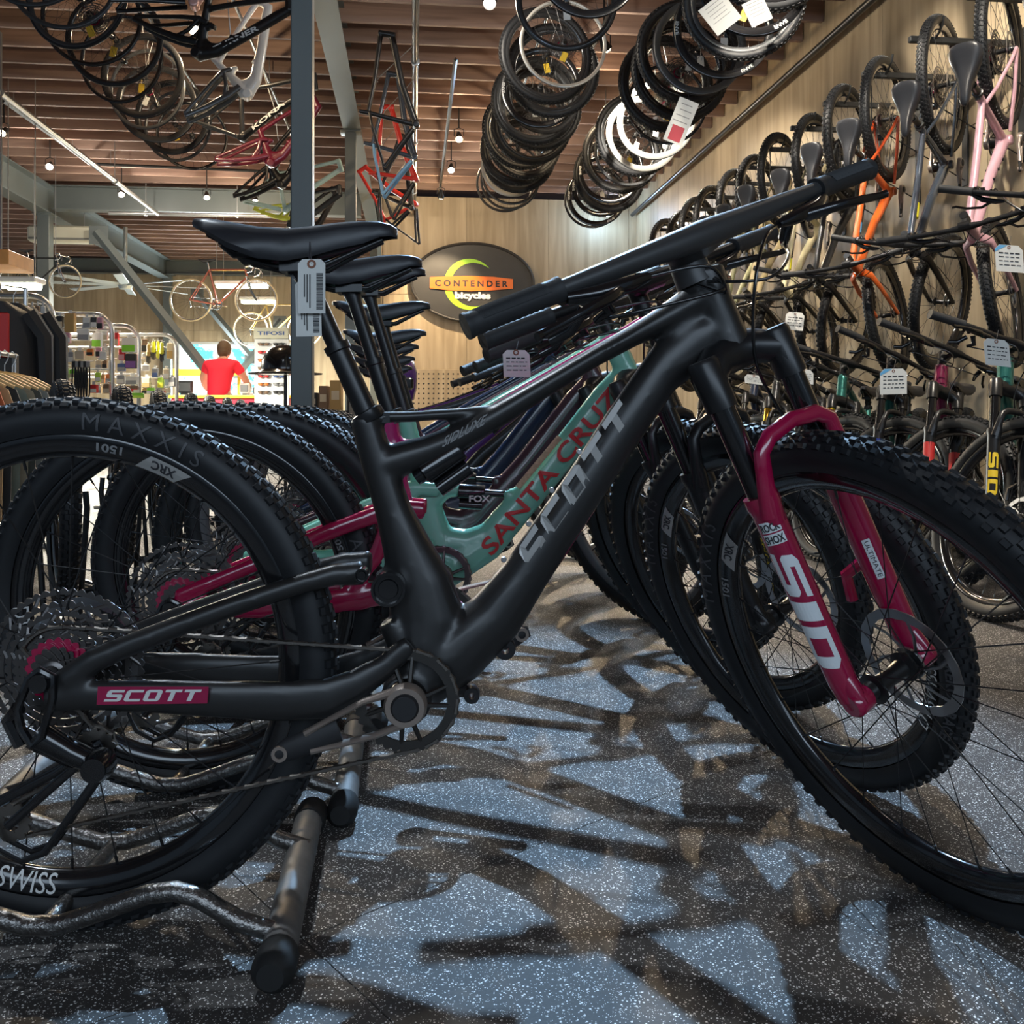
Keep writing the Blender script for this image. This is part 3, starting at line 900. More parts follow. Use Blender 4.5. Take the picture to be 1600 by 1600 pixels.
def bike(name, label, gn, frame_m, swing_m, fork_m, steer, mtx, group, rigid=False, saddle_dz=0.0, tire='tire', rim=None, stanchion_m=None, rscale=1.0, fscale=1.0, swing_gn=None, hero=False, pitch=0.0, saddle_m=None, spin=0.0, cat='bicycle'):
    g = geo_parts(gn)
    root = thing(name, label, cat, mtx=mtx, group=group)
    R = {'root': root, 'g': g}
    fr = R['frame'] = link(MESH['frame', gn], 'frame', root, None, frame_m)
    if swing_gn: geo_parts(swing_gn)
    R['swing'] = link(MESH['swing', swing_gn or gn], 'swingarm' if gn != 'hard' else 'rear_stays', root, None, swing_m)
    ST = Matrix.Translation(g['F']) @ Matrix.Rotation(radians(steer), 4, g['s']) @ Matrix.Translation(-g['F'])
    R['ST'] = ST
    fk = R['fork'] = link(MESH['crown', gn, rigid], 'fork', root, ST, BLACK if not rigid else fork_m)
    R['lowers'] = link(MESH['lowers', gn, rigid], 'fork_lowers' if not rigid else 'fork_blades', fk, None, fork_m)
    if not rigid:
        for sg in (-1, 1):
            link(MESH['stanchion', gn, sg], 'stanchion', fk, None, stanchion_m or BLACKGLOSS)
    hb = R['bar'] = link(shared(('herobar', gn), handlebar_mesh, g, True) if hero else MESH['bar', gn], 'handlebar', root, ST, mat('bar_carbon', (.040, .040, .041), .42, spec=.6) if hero else BLACK)
    for sg in (-1, 1):
        link(shared(('herogrip', sg), grip_mesh, g, sg, True) if hero else MESH['grip', gn, sg], 'grip', hb)
        link(MESH['lever', gn, sg], 'brake_lever', hb)
    if not hero: link(MESH['stem', gn], 'stem', hb)
    link(MESH['cable', gn], 'cable', root, ST)
    R['fw'] = add_wheel(root, 'front_wheel', ST @ Matrix.Translation(g['A']) @ Matrix.Rotation(spin, 4, 'Y'), False, tire, rim, fscale)
    R['rw'] = add_wheel(root, 'rear_wheel', Matrix.Translation((g['rear'][0], 0, g['rear'][1] - .37 * (1 - rscale))) @ Matrix.Rotation(spin * .7, 4, 'Y'), True, tire, rim, rscale)
    sx, sz = g['saddle'][0] - saddle_dz * .36, g['saddle'][1] + saddle_dz
    sd = R['saddle'] = link(shared('saddle', saddle_mesh), 'saddle', root, Matrix.Translation((sx, 0, sz + .048)) @ Matrix.Rotation(radians(-1), 4, 'Y'), saddle_m or SADDLE)
    link(shared('rail', rail_mesh), 'saddle_rail', sd)
    ps = link(shared(('post', gn, round(saddle_dz, 3)), post_mesh, g['post'], (sx, sz)), 'seatpost', root)
    link(MESH['collar', gn], 'seat_collar', ps)
    ck = link(MESH['ring', gn], 'chainring', root)
    for sg in (-1, 1): link(MESH['crank', gn, sg], 'crank_arm', ck)
    link(MESH['chain', gn], 'chain', root)
    dm = link(MESH['mech', gn], 'derailleur', root)
    link(MESH['cage', gn], 'derailleur_cage', dm); link(MESH['pulley', gn, 0], 'jockey_wheel', dm); link(MESH['pulley', gn, 1], 'jockey_wheel', dm)
    if ('shock', gn) in MESH: R['shock'] = link(MESH['shock', gn], 'rear_shock', root)
    return R

def arc_text(mb, s, bold, r0, hgt, a0, width, yfn, flip=False, mi=0, block=False):
    """letters bent along a wheel; a0 = clockwise angle from the top of the wheel (deg), width in metres along the arc"""
    vs, fs, asp = block2d(s) if block else text2d(s, bold)
    vs, fs = fine2d(vs, fs, 2)
    out = []
    for x, y in vs:
        tx = (x - .5) * width; ty = (y - .5) * hgt
        ph = radians(a0) + (-tx if flip else tx) / r0; r = r0 + (-ty if flip else ty)
        out.append((r * sin(ph), -yfn(r), r * cos(ph)))
    mb.add(out, fs, mi)
def side_y(r, rc=.340, rho=.028):
    return sqrt(max(1e-6, rho * rho - (r - rc) ** 2)) + .0013
# ================================================================== the shop
XR, YB, YF, XL, ZC = 3.35, 13.7, 20.3, -9.5, 3.9      # right wall, sign wall, far wall, left end, underside of the joists
XB, XB2 = -.65, -5.15                                  # the two lines of steel columns
def WY(px, py, Y):
    t = (px - CX) / FPX; return W(px, py, Y / (cos(TH) - t * sin(TH)))
def WX(px, py, X):
    t = (px - CX) / FPX; return W(px, py, X / (sin(TH) + t * cos(TH)))

def node_mat(name):
    m = bpy.data.materials.new(name); m.use_nodes = True
    nt = m.node_tree
    return m, nt, nt.nodes['Principled BSDF'], (lambda t: nt.nodes.new(t)), nt.links.new

def wood_mat(name, c1, c2, grain, rough=.6, rnd=.25, spec=.3):
    m, nt, b, N, L = node_mat(name)
    tc = N('ShaderNodeTexCoord'); mp = N('ShaderNodeMapping'); mp.inputs['Scale'].default_value = grain
    oi = N('ShaderNodeObjectInfo'); ad = N('ShaderNodeVectorMath'); ad.operation = 'ADD'
    sc = N('ShaderNodeVectorMath'); sc.operation = 'SCALE'; sc.inputs['Scale'].default_value = 37.0
    cb = N('ShaderNodeCombineXYZ')
    for i in range(3): L(oi.outputs['Random'], cb.inputs[i])
    L(cb.outputs[0], sc.inputs[0]); L(tc.outputs['Object'], ad.inputs[0]); L(sc.outputs[0], ad.inputs[1]); L(ad.outputs[0], mp.inputs[0])
    n = N('ShaderNodeTexNoise'); n.inputs['Scale'].default_value = 1; n.inputs['Detail'].default_value = 6; n.inputs['Distortion'].default_value = .8
    L(mp.outputs[0], n.inputs['Vector'])
    cr = N('ShaderNodeValToRGB'); cr.color_ramp.elements[0].position = .3; cr.color_ramp.elements[1].position = .7
    cr.color_ramp.elements[0].color = tuple(c1) + (1,); cr.color_ramp.elements[1].color = tuple(c2) + (1,)
    L(n.outputs['Fac'], cr.inputs[0])
    hs = N('ShaderNodeHueSaturation'); mr = N('ShaderNodeMapRange'); mr.inputs[3].default_value = 1 - rnd; mr.inputs[4].default_value = 1 + rnd
    L(oi.outputs['Random'], mr.inputs[0]); L(mr.outputs[0], hs.inputs['Value']); L(cr.outputs[0], hs.inputs['Color']); L(hs.outputs[0], b.inputs['Base Color'])
    b.inputs['Roughness'].default_value = rough; b.inputs['Specular IOR Level'].default_value = spec
    return m

PLY = wood_mat('plywood', (.30, .235, .15), (.46, .37, .25), (9, 9, .7), .5, .07)
JOIST = wood_mat('joist_lumber', (.19, .125, .10), (.33, .225, .18), (.9, 14, 14), .65, .22)
DECK = wood_mat('roof_deck', (.16, .085, .06), (.24, .13, .09), (3, 3, 3), .8, .05)
PAINTED = mat('painted_steel', (.115, .135, .135), .42, noise=(3, .08))
PIPE = mat('dark_pipe', (.03, .032, .034), .3, metal=.4)
GALV = mat('galvanised_pipe', (.42, .43, .43), .35, metal=.9)

def floor_mat():
    m, nt, b, N, L = node_mat('speckled_rubber')
    tc = N('ShaderNodeTexCoord'); oi = N('ShaderNodeObjectInfo')
    base = None
    def speck(scale, lo, hi):
        v = N('ShaderNodeTexVoronoi'); v.inputs['Scale'].default_value = scale; v.inputs['Randomness'].default_value = 1
        L(tc.outputs['Object'], v.inputs['Vector'])
        sub = N('ShaderNodeSeparateColor'); L(v.outputs['Color'], sub.inputs[0])
        a = N('ShaderNodeMapRange'); a.inputs[1].default_value = hi; a.inputs[2].default_value = lo; L(v.outputs['Distance'], a.inputs[0])
        g = N('ShaderNodeMath'); g.operation = 'GREATER_THAN'; g.inputs[1].default_value = .70; L(sub.outputs[0], g.inputs[0])
        x = N('ShaderNodeMath'); x.operation = 'MULTIPLY'; L(a.outputs[0], x.inputs[0]); L(g.outputs[0], x.inputs[1])
        return x
    s1, s2 = speck(210, .26, .36), speck(430, .26, .36)
    mx = N('ShaderNodeMath'); mx.operation = 'MAXIMUM'; L(s1.outputs[0], mx.inputs[0]); L(s2.outputs[0], mx.inputs[1])
    n = N('ShaderNodeTexNoise'); n.inputs['Scale'].default_value = 260; n.inputs['Detail'].default_value = 2; L(tc.outputs['Object'], n.inputs['Vector'])
    c0 = N('ShaderNodeMix'); c0.data_type = 'RGBA'; c0.inputs[6].default_value = (.036, .033, .031, 1); c0.inputs[7].default_value = (.078, .072, .068, 1); L(n.outputs['Fac'], c0.inputs[0])
    c1 = N('ShaderNodeMix'); c1.data_type = 'RGBA'; c1.inputs[7].default_value = (.85, .83, .80, 1); L(mx.outputs[0], c1.inputs[0]); L(c0.outputs[2], c1.inputs[6])
    L(c1.outputs[2], b.inputs['Base Color'])
    b.inputs['Roughness'].default_value = .62; b.inputs['Specular IOR Level'].default_value = .35
    bp = N('ShaderNodeBump'); bp.inputs['Strength'].default_value = .25; bp.inputs['Distance'].default_value = .001; L(n.outputs['Fac'], bp.inputs['Height']); L(bp.outputs[0], b.inputs['Normal'])
    return m
FLOOR = floor_mat()

# floor: slab plus laid rubber tiles, turned about 40 degrees to the room
fl = structure('floor', MB().box(((XL + XR) / 2, 7.5, -.05), (XR - XL + .2, 26, .086)), mat('floor_slab', (.03, .03, .03), .8), smooth=0)
TS = 1.0; tm = MB().rbox((0, 0, -.0035), (TS - .0012, TS - .0012, .007), .0006).mesh('tile', FLOOR, 0)
ta = -TH + radians(40); te1 = Vector((cos(ta), sin(ta), 0)); te2 = Vector((-sin(ta), cos(ta), 0)); t0 = W(1508, 1052, .72 * FPX / (1052 - HY)); t0.z = 0
clip = []
for i in range(-16, 10):
    for j in range(-9, 24):
        c = t0 + te1 * ((i + .5) * TS) + te2 * ((j + .5) * TS)
        if -1.0 < c.y < 9.0 and -4.5 < c.x < XR - .72:
            link(tm, 'tile', fl, Matrix.Translation(c) @ Matrix.Rotation(ta + pi / 2 * random.randrange(4), 4, 'Z'))
far = MB().box(((XL + XR) / 2, 14.4, -.0035), (XR - XL, 10.9, .007)).box((XL / 2 - 2.3, 3.9, -.0035), (-XL - 4.6, 10.4, .007))
far.build('tile', FLOOR, fl, smooth=0)['kind'] = 'stuff'

# walls made of plywood sheets
def sheet_wall(name, org, e, length, height, sheet=1.22, th=.018, outward=None):
    """wall slab and its sheets with open joints; e = direction along the wall, outward = into the room"""
    org, e, o = Vector(org), Vector(e), Vector(outward)
    rot = Matrix((e, o, (0, 0, 1))).transposed()
    w = MB().box(org + e * (length / 2) - o * .05 + Vector((0, 0, height / 2)), (length, .08, height), rot).build(name, mat('stud_wall', (.14, .10, .06), .8), None, None, 0)
    w['kind'] = 'structure'
    n = int(math.ceil(length / sheet)); rows = [(0, 2.44), (2.44, height)] if height > 2.5 else [(0, height)]
    for i in range(n):
        a, b = i * sheet, min(length, (i + 1) * sheet)
        for z0, z1 in rows:
            me = MB().rbox((0, 0, 0), (b - a - .004, th, z1 - z0 - .004), .0015).mesh('plywood_sheet', PLY, 0)
            link(me, 'plywood_sheet', w, Matrix.Translation(org + e * ((a + b) / 2) + Vector((0, 0, (z0 + z1) / 2))) @ rot.to_4x4())
    return w
sheet_wall('wall_right', (XR, -1.0, 0), (0, 1, 0), YB + 1.0, ZC + .24, outward=(-1, 0, 0))
sheet_wall('wall_back', (-.43, YB, 0), (1, 0, 0), XR + .43, ZC - .02, outward=(0, -1, 0))
sheet_wall('wall_far', (XL, YF, 0), (1, 0, 0), -XL - .3, ZC + .0, sheet=1.22, outward=(0, -1, 0))
sheet_wall('wall_side', (-.45, YB + .02, 0), (0, 1, 0), YF - YB - .1, ZC, outward=(-1, 0, 0))

# ceiling: deck on joists at 16 inch centres, each joist a piece
ce = structure('ceiling', MB().box(((XL + XR) / 2, 8.2, ZC + .27), (XR - XL + .2, 25.6, .05)), DECK, smooth=0)
def joist_row(x0, x1, y0, y1):
    me = MB().rbox((0, 0, .12), (x1 - x0, .038, .24), .002).mesh('joist', JOIST, 0)
    k = 0; y = y0
    while y < y1:
        link(me, 'joist', ce, Matrix.Translation(((x0 + x1) / 2, y, ZC)))
        y += .406
joist_row(XB + .02, XR - .02, 2.4, YB - .05)
joist_row(XB2 + .02, XB - .02, 2.4, YB - .15)
joist_row(XB2 + .02, XB - .02, YB + .25, YF - .1)
joist_row(XL + .1, XB2 - .02, 8.0, YF - .1)

# steel: columns, beams, braces
def ibeam(a, b, hgt, w, tf=.014, tw=.01):
    """beam from a to b, top flange at the given points"""
    a, b = Vector(a), Vector(b); e = (b - a).normalized(); o = Vector((-e.y, e.x, 0)); rot = Matrix((e, o, (0, 0, 1))).transposed(); L = (b - a).length; c = (a + b) / 2
    mb = MB()
    mb.box(c - Vector((0, 0, tf / 2)), (L, w, tf), rot); mb.box(c - Vector((0, 0, hgt - tf / 2)), (L, w, tf), rot); mb.box(c - Vector((0, 0, hgt / 2)), (L, tw, hgt - 2 * tf), rot)
    return mb
bt = structure('trim_1', ibeam((XB, -1, ZC + .12), (XB, YF - .1, ZC + .12), .27, .19), PAINTED, smooth=0)
structure('trim_2', ibeam((XB2, 2, ZC - .002), (XB2, YF - .1, ZC - .002), .40, .22), PAINTED, smooth=0)
structure('trim_3', ibeam((XB2 + .12, YB, ZC - .002), (XB - .1, YB, ZC - .002), .34, .2), PAINTED, smooth=0)
structure('trim_4', ibeam((XL, YF - .17, ZC - .002), (XB - .1, YF - .17, ZC - .002), .30, .18), PAINTED, smooth=0)
def column(x, y, s, label, z1=None, cat='column'):
    t = thing('steel_column', label, cat, (x, y, 0), 0)
    z1 = z1 or ZC - .15
    MB().rbox((0, 0, z1 / 2), (s, s, z1 - .02), .006).build('shaft', PAINTED, t)
    MB().rbox((0, 0, .008), (s + .12, s + .12, .016), .003).build('base_plate', PAINTED, t)
    MB().rbox((0, 0, z1 - .008), (s + .1, s + .1, .016), .003).build('cap_plate', PAINTED, t)
    return t
column(WY(473, 640, 5.3).x, 5.3, .118, 'grey square steel column right behind the hanging saddle tag')
column(XB - .02, 10.2, .118, 'grey steel column standing behind the hanging red frames')
column(XB + .0, 15.6, .118, 'slim grey steel column at the left edge of the sign wall')
column(XB2, YB, .165, 'grey steel column at the far left, above the glove racks', ZC - .40)
column(XB2 + .05, YF - .22, .165, 'farthest grey column, left of the bright back window', ZC - .31)
def brace(a, b, label, w=.11):
    a, b = Vector(a), Vector(b); D = (b - a).normalized()
    t = thing('steel_brace', label, 'brace', a)
    MB().tube([(0, 0, 0), b - a], [(w / 2 * 1.3, w / 2 * 1.3)] * 2, 4, side=(0, 1, 0)).build('brace_tube', PAINTED, t, smooth=0)
    for p, s in ((Vector((0, 0, 0)), 1), (b - a, -1)):
        MB().box(p + D * (s * .06), (.26, .02, .26)).build('gusset_plate', PAINTED, t, smooth=0)
    return t
brace(WY(150, 362, YB), WY(434, 718, YB), 'diagonal grey steel brace running down to the person in red')
brace(WY(305, 455, YF - .5), WY(395, 562, YF - .5), 'thinner grey diagonal brace behind the old road bike')
brace(WY(440, 500, YF - .9), WY(372, 585, YF - .9), 'short grey brace leaning the other way, behind the sunglasses stand')

# pipes
def pipe(name, label, pts, r, m, cat='pipe', hang=True):
    pts = [Vector(p) for p in pts]
    t = thing(name, label, cat, pts[0])
    MB().tube([p - pts[0] for p in pts], r, 10).build('pipe_run', m, t)
    if hang:
        n = max(2, int((pts[-1] - pts[0]).length / 2.2))
        for i in range(n):
            p = pts[0].lerp(pts[-1], (i + .4) / n) - pts[0]
            top = ZC + .1 - pts[0].z
            MB().tube([p, Vector((p.x, p.y, top))], .005, 6).tube([p + Vector((0, -.012, 0)), p + Vector((0, .012, 0))], r * 1.35, 10).build('pipe_hanger', GALV, t)
    return t
pipe('wall_pipe', 'long dark pipe along the top of the right wall', [(XR - .09, 2.0, 3.66), (XR - .09, YB - .1, 3.66)], .028, PIPE, hang=False)
zp = 3.55
sp0 = W(0, 130, (zp - CAMZ) * FPX / (HY - 130)); sp1 = WY(246, 334, YB - .35); sp0.z = sp1.z
pipe('sprinkler_pipe', 'grey sprinkler pipe running back under the joists at left', [sp0 - (sp1 - sp0) * .25, sp1], .03, GALV)
pipe('cross_pipe', 'grey pipe crossing just below the far steel beam', [WY(170, 333, YB - .28), WY(455, 338, YB - .28)], .026, GALV)
pipe('hanging_rail', 'dark overhead pipe that the front triangles hang from', [(.02, 2.2, 3.60), (.02, YB - .1, 3.60)], .028, PIPE)
pipe('wheel_rail', 'thin rail that the left column of wheels hangs from', [(-2.05, 3.2, 3.80), (-2.05, 9.6, 3.80)], .014, PIPE)
pipe('wheel_rail', 'thin rail that the middle column of wheels hangs from', [(1.04, 3.2, 3.80), (1.04, 10.4, 3.80)], .014, PIPE)
pipe('wheel_rail', 'thin rail that the right column of wheels hangs from', [(1.95, 3.2, 3.70), (1.95, 10.8, 3.70)], .014, PIPE)
pipe('frame_rail', 'thin rail that the level frames hang from, left of the column', [(-1.32, 3.2, 3.76), (-1.32, 12.5, 3.76)], .014, PIPE)

# track lights ------------------------------------------------------
BULB = mat('lamp_glow', (1, .9, .7), .4, emit=((1, .86, .55), 30))
BULBC = mat('lamp_glow_cool', (.8, .9, 1), .4, emit=((.75, .9, 1), 34))
def track(label, a, b):
    a, b = Vector(a), Vector(b)
    t = thing('light_track', label, 'light track', a)
    MB().tube([(0, 0, 0), b - a], [(.018, .018)] * 2, 4, side=(0, 0, 1)).build('track_bar', PIPE, t, smooth=0)
    for i in range(3):
        p = (b - a) * ((i + .3) / 3)
        MB().tube([p, Vector((p.x, p.y, ZC + .05 - a.z))], .004, 5).build('drop_rod', GALV, t)
head_can = MB().lathe([(.0, -.055), (.02, -.055), (.026, -.03), (.045, .035), (.045, .05), (.04, .05), (.036, .03), (0, .02)], 14, axis=(0, 0, -1)).mesh('lamp_can', BLACK, 50)
head_yoke = MB().tube([(-.05, 0, .0), (-.05, 0, .07), (0, 0, .09), (.05, 0, .07), (.05, 0, 0)], .005, 6).tube([(0, 0, .09), (0, 0, .45)], .008, 8).mesh('lamp_yoke', BLACK, 50)
head_bulb = MB().sphere((0, 0, -.05), .034, 12, 8, (1, 1, .55)).mesh('bulb', BULB, 60)
track_n = 0
def head(label, p, tgt, watt, col, cool=False, glow=26, cone=75):
    global track_n
    p = Vector(p); d = (Vector(tgt) - p).normalized()
    q = (-d).to_track_quat('Z', 'X').to_matrix().to_4x4()
    t = thing('track_lamp', label, 'spotlight', p, group='track spotlights under the ceiling')
    link(head_can, 'lamp_can', t, q); link(head_yoke, 'lamp_yoke', t)
    link(head_bulb, 'bulb', t, q, BULBC if cool else BULB)
    if watt:
        l = lamp('SPOT', 'lamp_beam', d * .09, watt, col, parent=t, shadow_soft_size=.03, spot_size=radians(cone), spot_blend=.5)
        l.rotation_euler = d.to_track_quat('-Z', 'Y').to_euler()
    if glow:
        lamp('POINT', 'lamp_spill', d * .13, glow, col, parent=t, shadow_soft_size=.04)
    return t
WARM, COOL, NEUT = (1, .76, .48), (.42, .68, 1.0), (1, .90, .76)
LZ = 3.62
def at_lamp(px, py, z=LZ):
    return W(px, py, (z - CAMZ) * FPX / (HY - py))
tA = at_lamp(712, 120); tB = at_lamp(688, 309)
track('light track above the middle aisle, three lit lamps in a row', (tA.x, tA.y, LZ + .15), (tB.x, tB.y + .3, LZ + .15))
track('light track over the right aisle, beside the right wheel column', (2.68, 3.0, LZ + .15), (2.68, 12.4, LZ + .15))
track('light track between the two right wheel columns', (1.50, 3.0, LZ + .15), (1.50, 12.4, LZ + .15))
la = at_lamp(5, 182); lb = at_lamp(140, 275)
track('light track slanting back at the far left ceiling', (la.x, la.y, LZ + .15), (lb.x, lb.y, LZ + .15))
track('light track running across in front of the far beam', (lb.x, lb.y, LZ + .15), (at_lamp(460, 288).x, at_lamp(460, 288).y, LZ + .15))
head('lit lamp in the middle aisle, nearest of the three', at_lamp(717, 213), (.6, 7.5, 0), 90, WARM)
head('lit lamp in the middle aisle, second of the three', at_lamp(705, 262), (.3, 8.5, 0), 90, NEUT)
head('lit lamp in the middle aisle, farthest, over the sign', at_lamp(689, 303), WY(690, 520, YB), 300, WARM, cone=60)
head('lit lamp at the very top of the picture', at_lamp(765, 2), (.2, 2.6, 0), 80, NEUT, cone=70)
head('warm lamp shining between the two right wheel columns', at_lamp(910, 157), (.5, 2.3, 0), 560, WARM, cone=60)
head('added lamp on the inner right track, lighting the hung bikes', (1.50, 4.6, LZ), (3.3, 5.6, 1.5), 260, NEUT, cone=85, glow=8)  # added lamp, put in to brighten the hung bikes and right wall
head('second added lamp on the inner right track, lighting the wall', (1.50, 7.2, LZ), (3.3, 8.6, 1.6), 300, NEUT, cone=85, glow=8)  # added as well, to light the wall farther along
head('third added lamp on the inner right track, lighting the wall', (1.50, 10.2, LZ), (3.3, 11.4, 1.6), 260, NEUT, cone=85, glow=8)  # added to carry the wall light on to the far end
head('warm lamp on the right of the pale rims', at_lamp(1040, 225), (1.6, 5.6, .0), 160, NEUT, cone=80, glow=7)
head('lamp just right of the farthest wheel of the right column', at_lamp(972, 305), (1.6, 8.5, .0), 160, NEUT, cone=80, glow=7)
head('bluish white lamp at the foot of the right wheel column', at_lamp(950, 333), (1.0, 9.0, 0), 200, COOL, True, cone=90)
head('yellow lamp hidden among the frames at upper left', at_lamp(305, 43), (-1.2, 4.5, 0), 160, WARM, glow=40)
head('yellow lamp under the slanting left track', at_lamp(78, 258), (-3.6, 8.0, .5), 320, NEUT)
head('dim lamp beside the left track bend', at_lamp(190, 301), (-3.2, 10, .5), 320, NEUT)
head('lamp on the cross track below the left wheel column', at_lamp(323, 305), (-2.2, 11, .8), 260, NEUT)
head('small lamp at the left end of the far beam', at_lamp(398, 308), (-1.8, 12.5, .5), 120, WARM)
head('unlit clear lamp at the upper left edge', at_lamp(6, 205), (-4.5, 6, 0), 0, WARM, glow=0)
# overhead lamps out of view; the one over the left row is added
head('cool lamp over the right aisle beside the floor bikes', (.62, 4.5, LZ), (.05, 1.6, 0), 950, COOL, True, cone=40, glow=8).children[-2].data.shadow_soft_size = .014
head('warm lamp over the right aisle above the front bikes', (1.9, 2.4, LZ), (2.9, 4.2, 1.2), 300, NEUT, cone=95, glow=10)
head('added neutral lamp over the left row, lighting the saddle tops', (-1.2, 2.6, LZ), (-.3, 1.3, .95), 150, (.8, .9, 1), cone=50, glow=10)  # added so that the saddle tops catch light; belongs to no track
# ================================================================== the row of bikes in front
def row_mtx(i, dx=0.0, rot=0.0, dy=0.0):
    hd = RGT * cos(ALPHA) + FWD * sin(ALPHA)
    p = RGT * REAR0.x + FWD * REAR0.y + hd * .579 + Vector((dx, i * .453 + dy, 0))
    return Matrix.Translation(p) @ Matrix.Rotation(-TH + ALPHA + radians(rot), 4, 'Z')

hero = bike('mountain_bike', 'matte charcoal mountain bike with a glossy crimson fork, nearest the camera', 'spark', CARBON, CARBON, CRIMSON, -67, row_mtx(0), 'bikes parked in the front row', hero=True)
g = hero['g']; root = hero['root']
# --- printing on the frame
mb = MB(); vs, fs, _ = block2d('SCOTT', .2)
e = Vector((.56, -.83)); p = Vector((-.83, -.56)); o = Vector((832, 896)); k127 = 1.27 / FPX
def dt(x, y):
    H_, L_ = 40, 285
    q = o + e * (x * L_ + .42 * y * H_) + p * (y * H_)
    off = (-20 + y * H_) / 37
    v = h(q.x, q.y, 1.268); v.y = -(.0265 * sqrt(max(.02, 1 - off * off))) - .0022
    return v
mb.add([dt(x, y) for x, y in vs], fs)
mb.build('lettering', SILVERPRINT, hero['frame'], smooth=0)
mb = MB()
q = [h(155, 1098, 1.218), h(326, 1097, 1.218), h(328, 1071, 1.218), h(157, 1070, 1.218)]
yy = lambda x: -.0858 + (x + .53) * .02
for v in q: v.y = yy(v.x)
mb.add(q, [(0, 1, 2, 3)])
mb.build('decal', mat('crimson_decal', (.33, .006, .06), .4), hero['swing'], smooth=0)
mb = MB(); vs, fs, _ = block2d('SCOTT', .16)
def cs(x, y):
    v = h(166 + x * 144 + y * 8, 1093 - y * 18, 1.218); v.y = yy(v.x) - .0007; return v
mb.add([cs(x, y) for x, y in vs], fs)
mb.build('lettering', WHITEPRINT, hero['swing'], smooth=0)
# guide tab lugs, linkage pivots, bolts
for (x, y, r) in ((789, 1012, 17), (737, 1084, 13)):
    mb = MB()
    c = h(x, y); rr = r * K
    mb.lathe([(rr * .42, -.012), (rr * .95, -.012), (rr, -.008), (rr, .008), (rr * .95, .012), (rr * .42, .012)], 20, c=c, closed=True)
    mb.tube([c + Vector((-.7 * rr, 0, .5 * rr)), c + Vector((-2.2 * rr, 0, .8 * rr))], [(rr * .9, .012), (rr * 1.2, .02)], 10, side=(0, 1, 0))
    mb.build('guide_mount', BLACK, hero['frame'])
for (x, y, r, d) in ((566, 898, 11, 1.222), (607, 920, 27, 1.250)):
    mb = MB(); c = h(x, y, d); rr = r * d / FPX
    mb.lathe([(.0, -.006), (rr * .55, -.006), (rr * .6, -.002), (rr * .8, -.002), (rr * .85, -.009), (rr, -.009), (rr, .012), (0, .012)], 24, c=c)
    mb.build('pivot_bolt', BLACKGLOSS, hero['frame'])
for (x, y) in ((787, 874), (826, 818), (862, 766), (905, 706)):
    mb = MB(); c = h(x, y, 1.27); c.y = -.027
    mb.lathe([(.0, -.0022), (.0032, -.0022), (.0042, -.0008), (.0042, .003), (0, .003)], 10, c=c)
    mb.build('frame_bolt', STEEL, hero['frame'])
mb = MB()
letters(mb, text2d('SIDLUXE', .02), lambda x, y: h(690 + x * 66 + y * 6, 700 - x * 36 - y * 18, 1.27) * 1 + Vector((0, -.0, 0)), 0)
mb.v = [(a, -.0215, c) for a, b, c in mb.v]
mb.build('lettering', GREYPRINT, hero['shock'], smooth=0)
# --- printing on the fork legs
def wrap(sg, t, ang, r=.0222, o_=.0312):
    return SP(g, t, o_ + r * cos(ang), sg * (.068 + r * sin(ang)))
mb = MB(); vs, fs, _ = block2d('SID', .14); vs, fs = fine2d(vs, fs)
rr = .0222
mb.add([wrap(-1, .232 - x * .168 - .010 * y, radians(54) - (y - .5) * .037 / rr) for x, y in vs], [f[::-1] for f in fs])
mb.build('lettering', mat('fork_print', (.80, .84, .86), .35), hero['lowers'], smooth=0)
mb = MB()
def patch(mb, sg, t0, t1, a0, a1, r, n=8):
    v = []
    for i in range(n + 1):
        a = radians(a0 + (a1 - a0) * i / n)
        v += [wrap(sg, t0, a, r), wrap(sg, t1, a, r)]
    mb.add(v, [(2 * i, 2 * i + 1, 2 * i + 3, 2 * i + 2) for i in range(n)])
for a_ in ((-1, .276, .2605, 92, 14), (-1, .2585, .243, 92, 14), (1, .185, .125, -25, -55)):
    mb = MB(); patch(mb, *a_, .0223); mb.build('decal', mat('fork_print', (.8, .84, .86), .35), hero['lowers'], smooth=0)
for s_, tc_ in (('ROCK', .268), ('SHOX', .2505)):
    mb = MB(); letters(mb, text2d(s_, .03), lambda x, y, tc_=tc_: wrap(-1, tc_ + (y - .5) * .0115, radians(88 - x * 70), .0232)); mb.build('lettering', INK, hero['lowers'], smooth=0)
mb = MB(); letters(mb, text2d('ULTIMATE', .0), lambda x, y: wrap(1, .182 - x * .054, radians(-32 - (1 - y) * 16), .0228))
mb.build('lettering', INK, hero['lowers'], smooth=0)
mb = MB()
letters(mb, text2d('syncros', .03), lambda x, y: SP(g, g['bar'] + .010 + .0, .0635 - (1 - y) * .012, .05 + x * .07 - .0) + Vector((0, 0, .0045)))
mb.build('lettering', INK, hero['bar'], smooth=0)
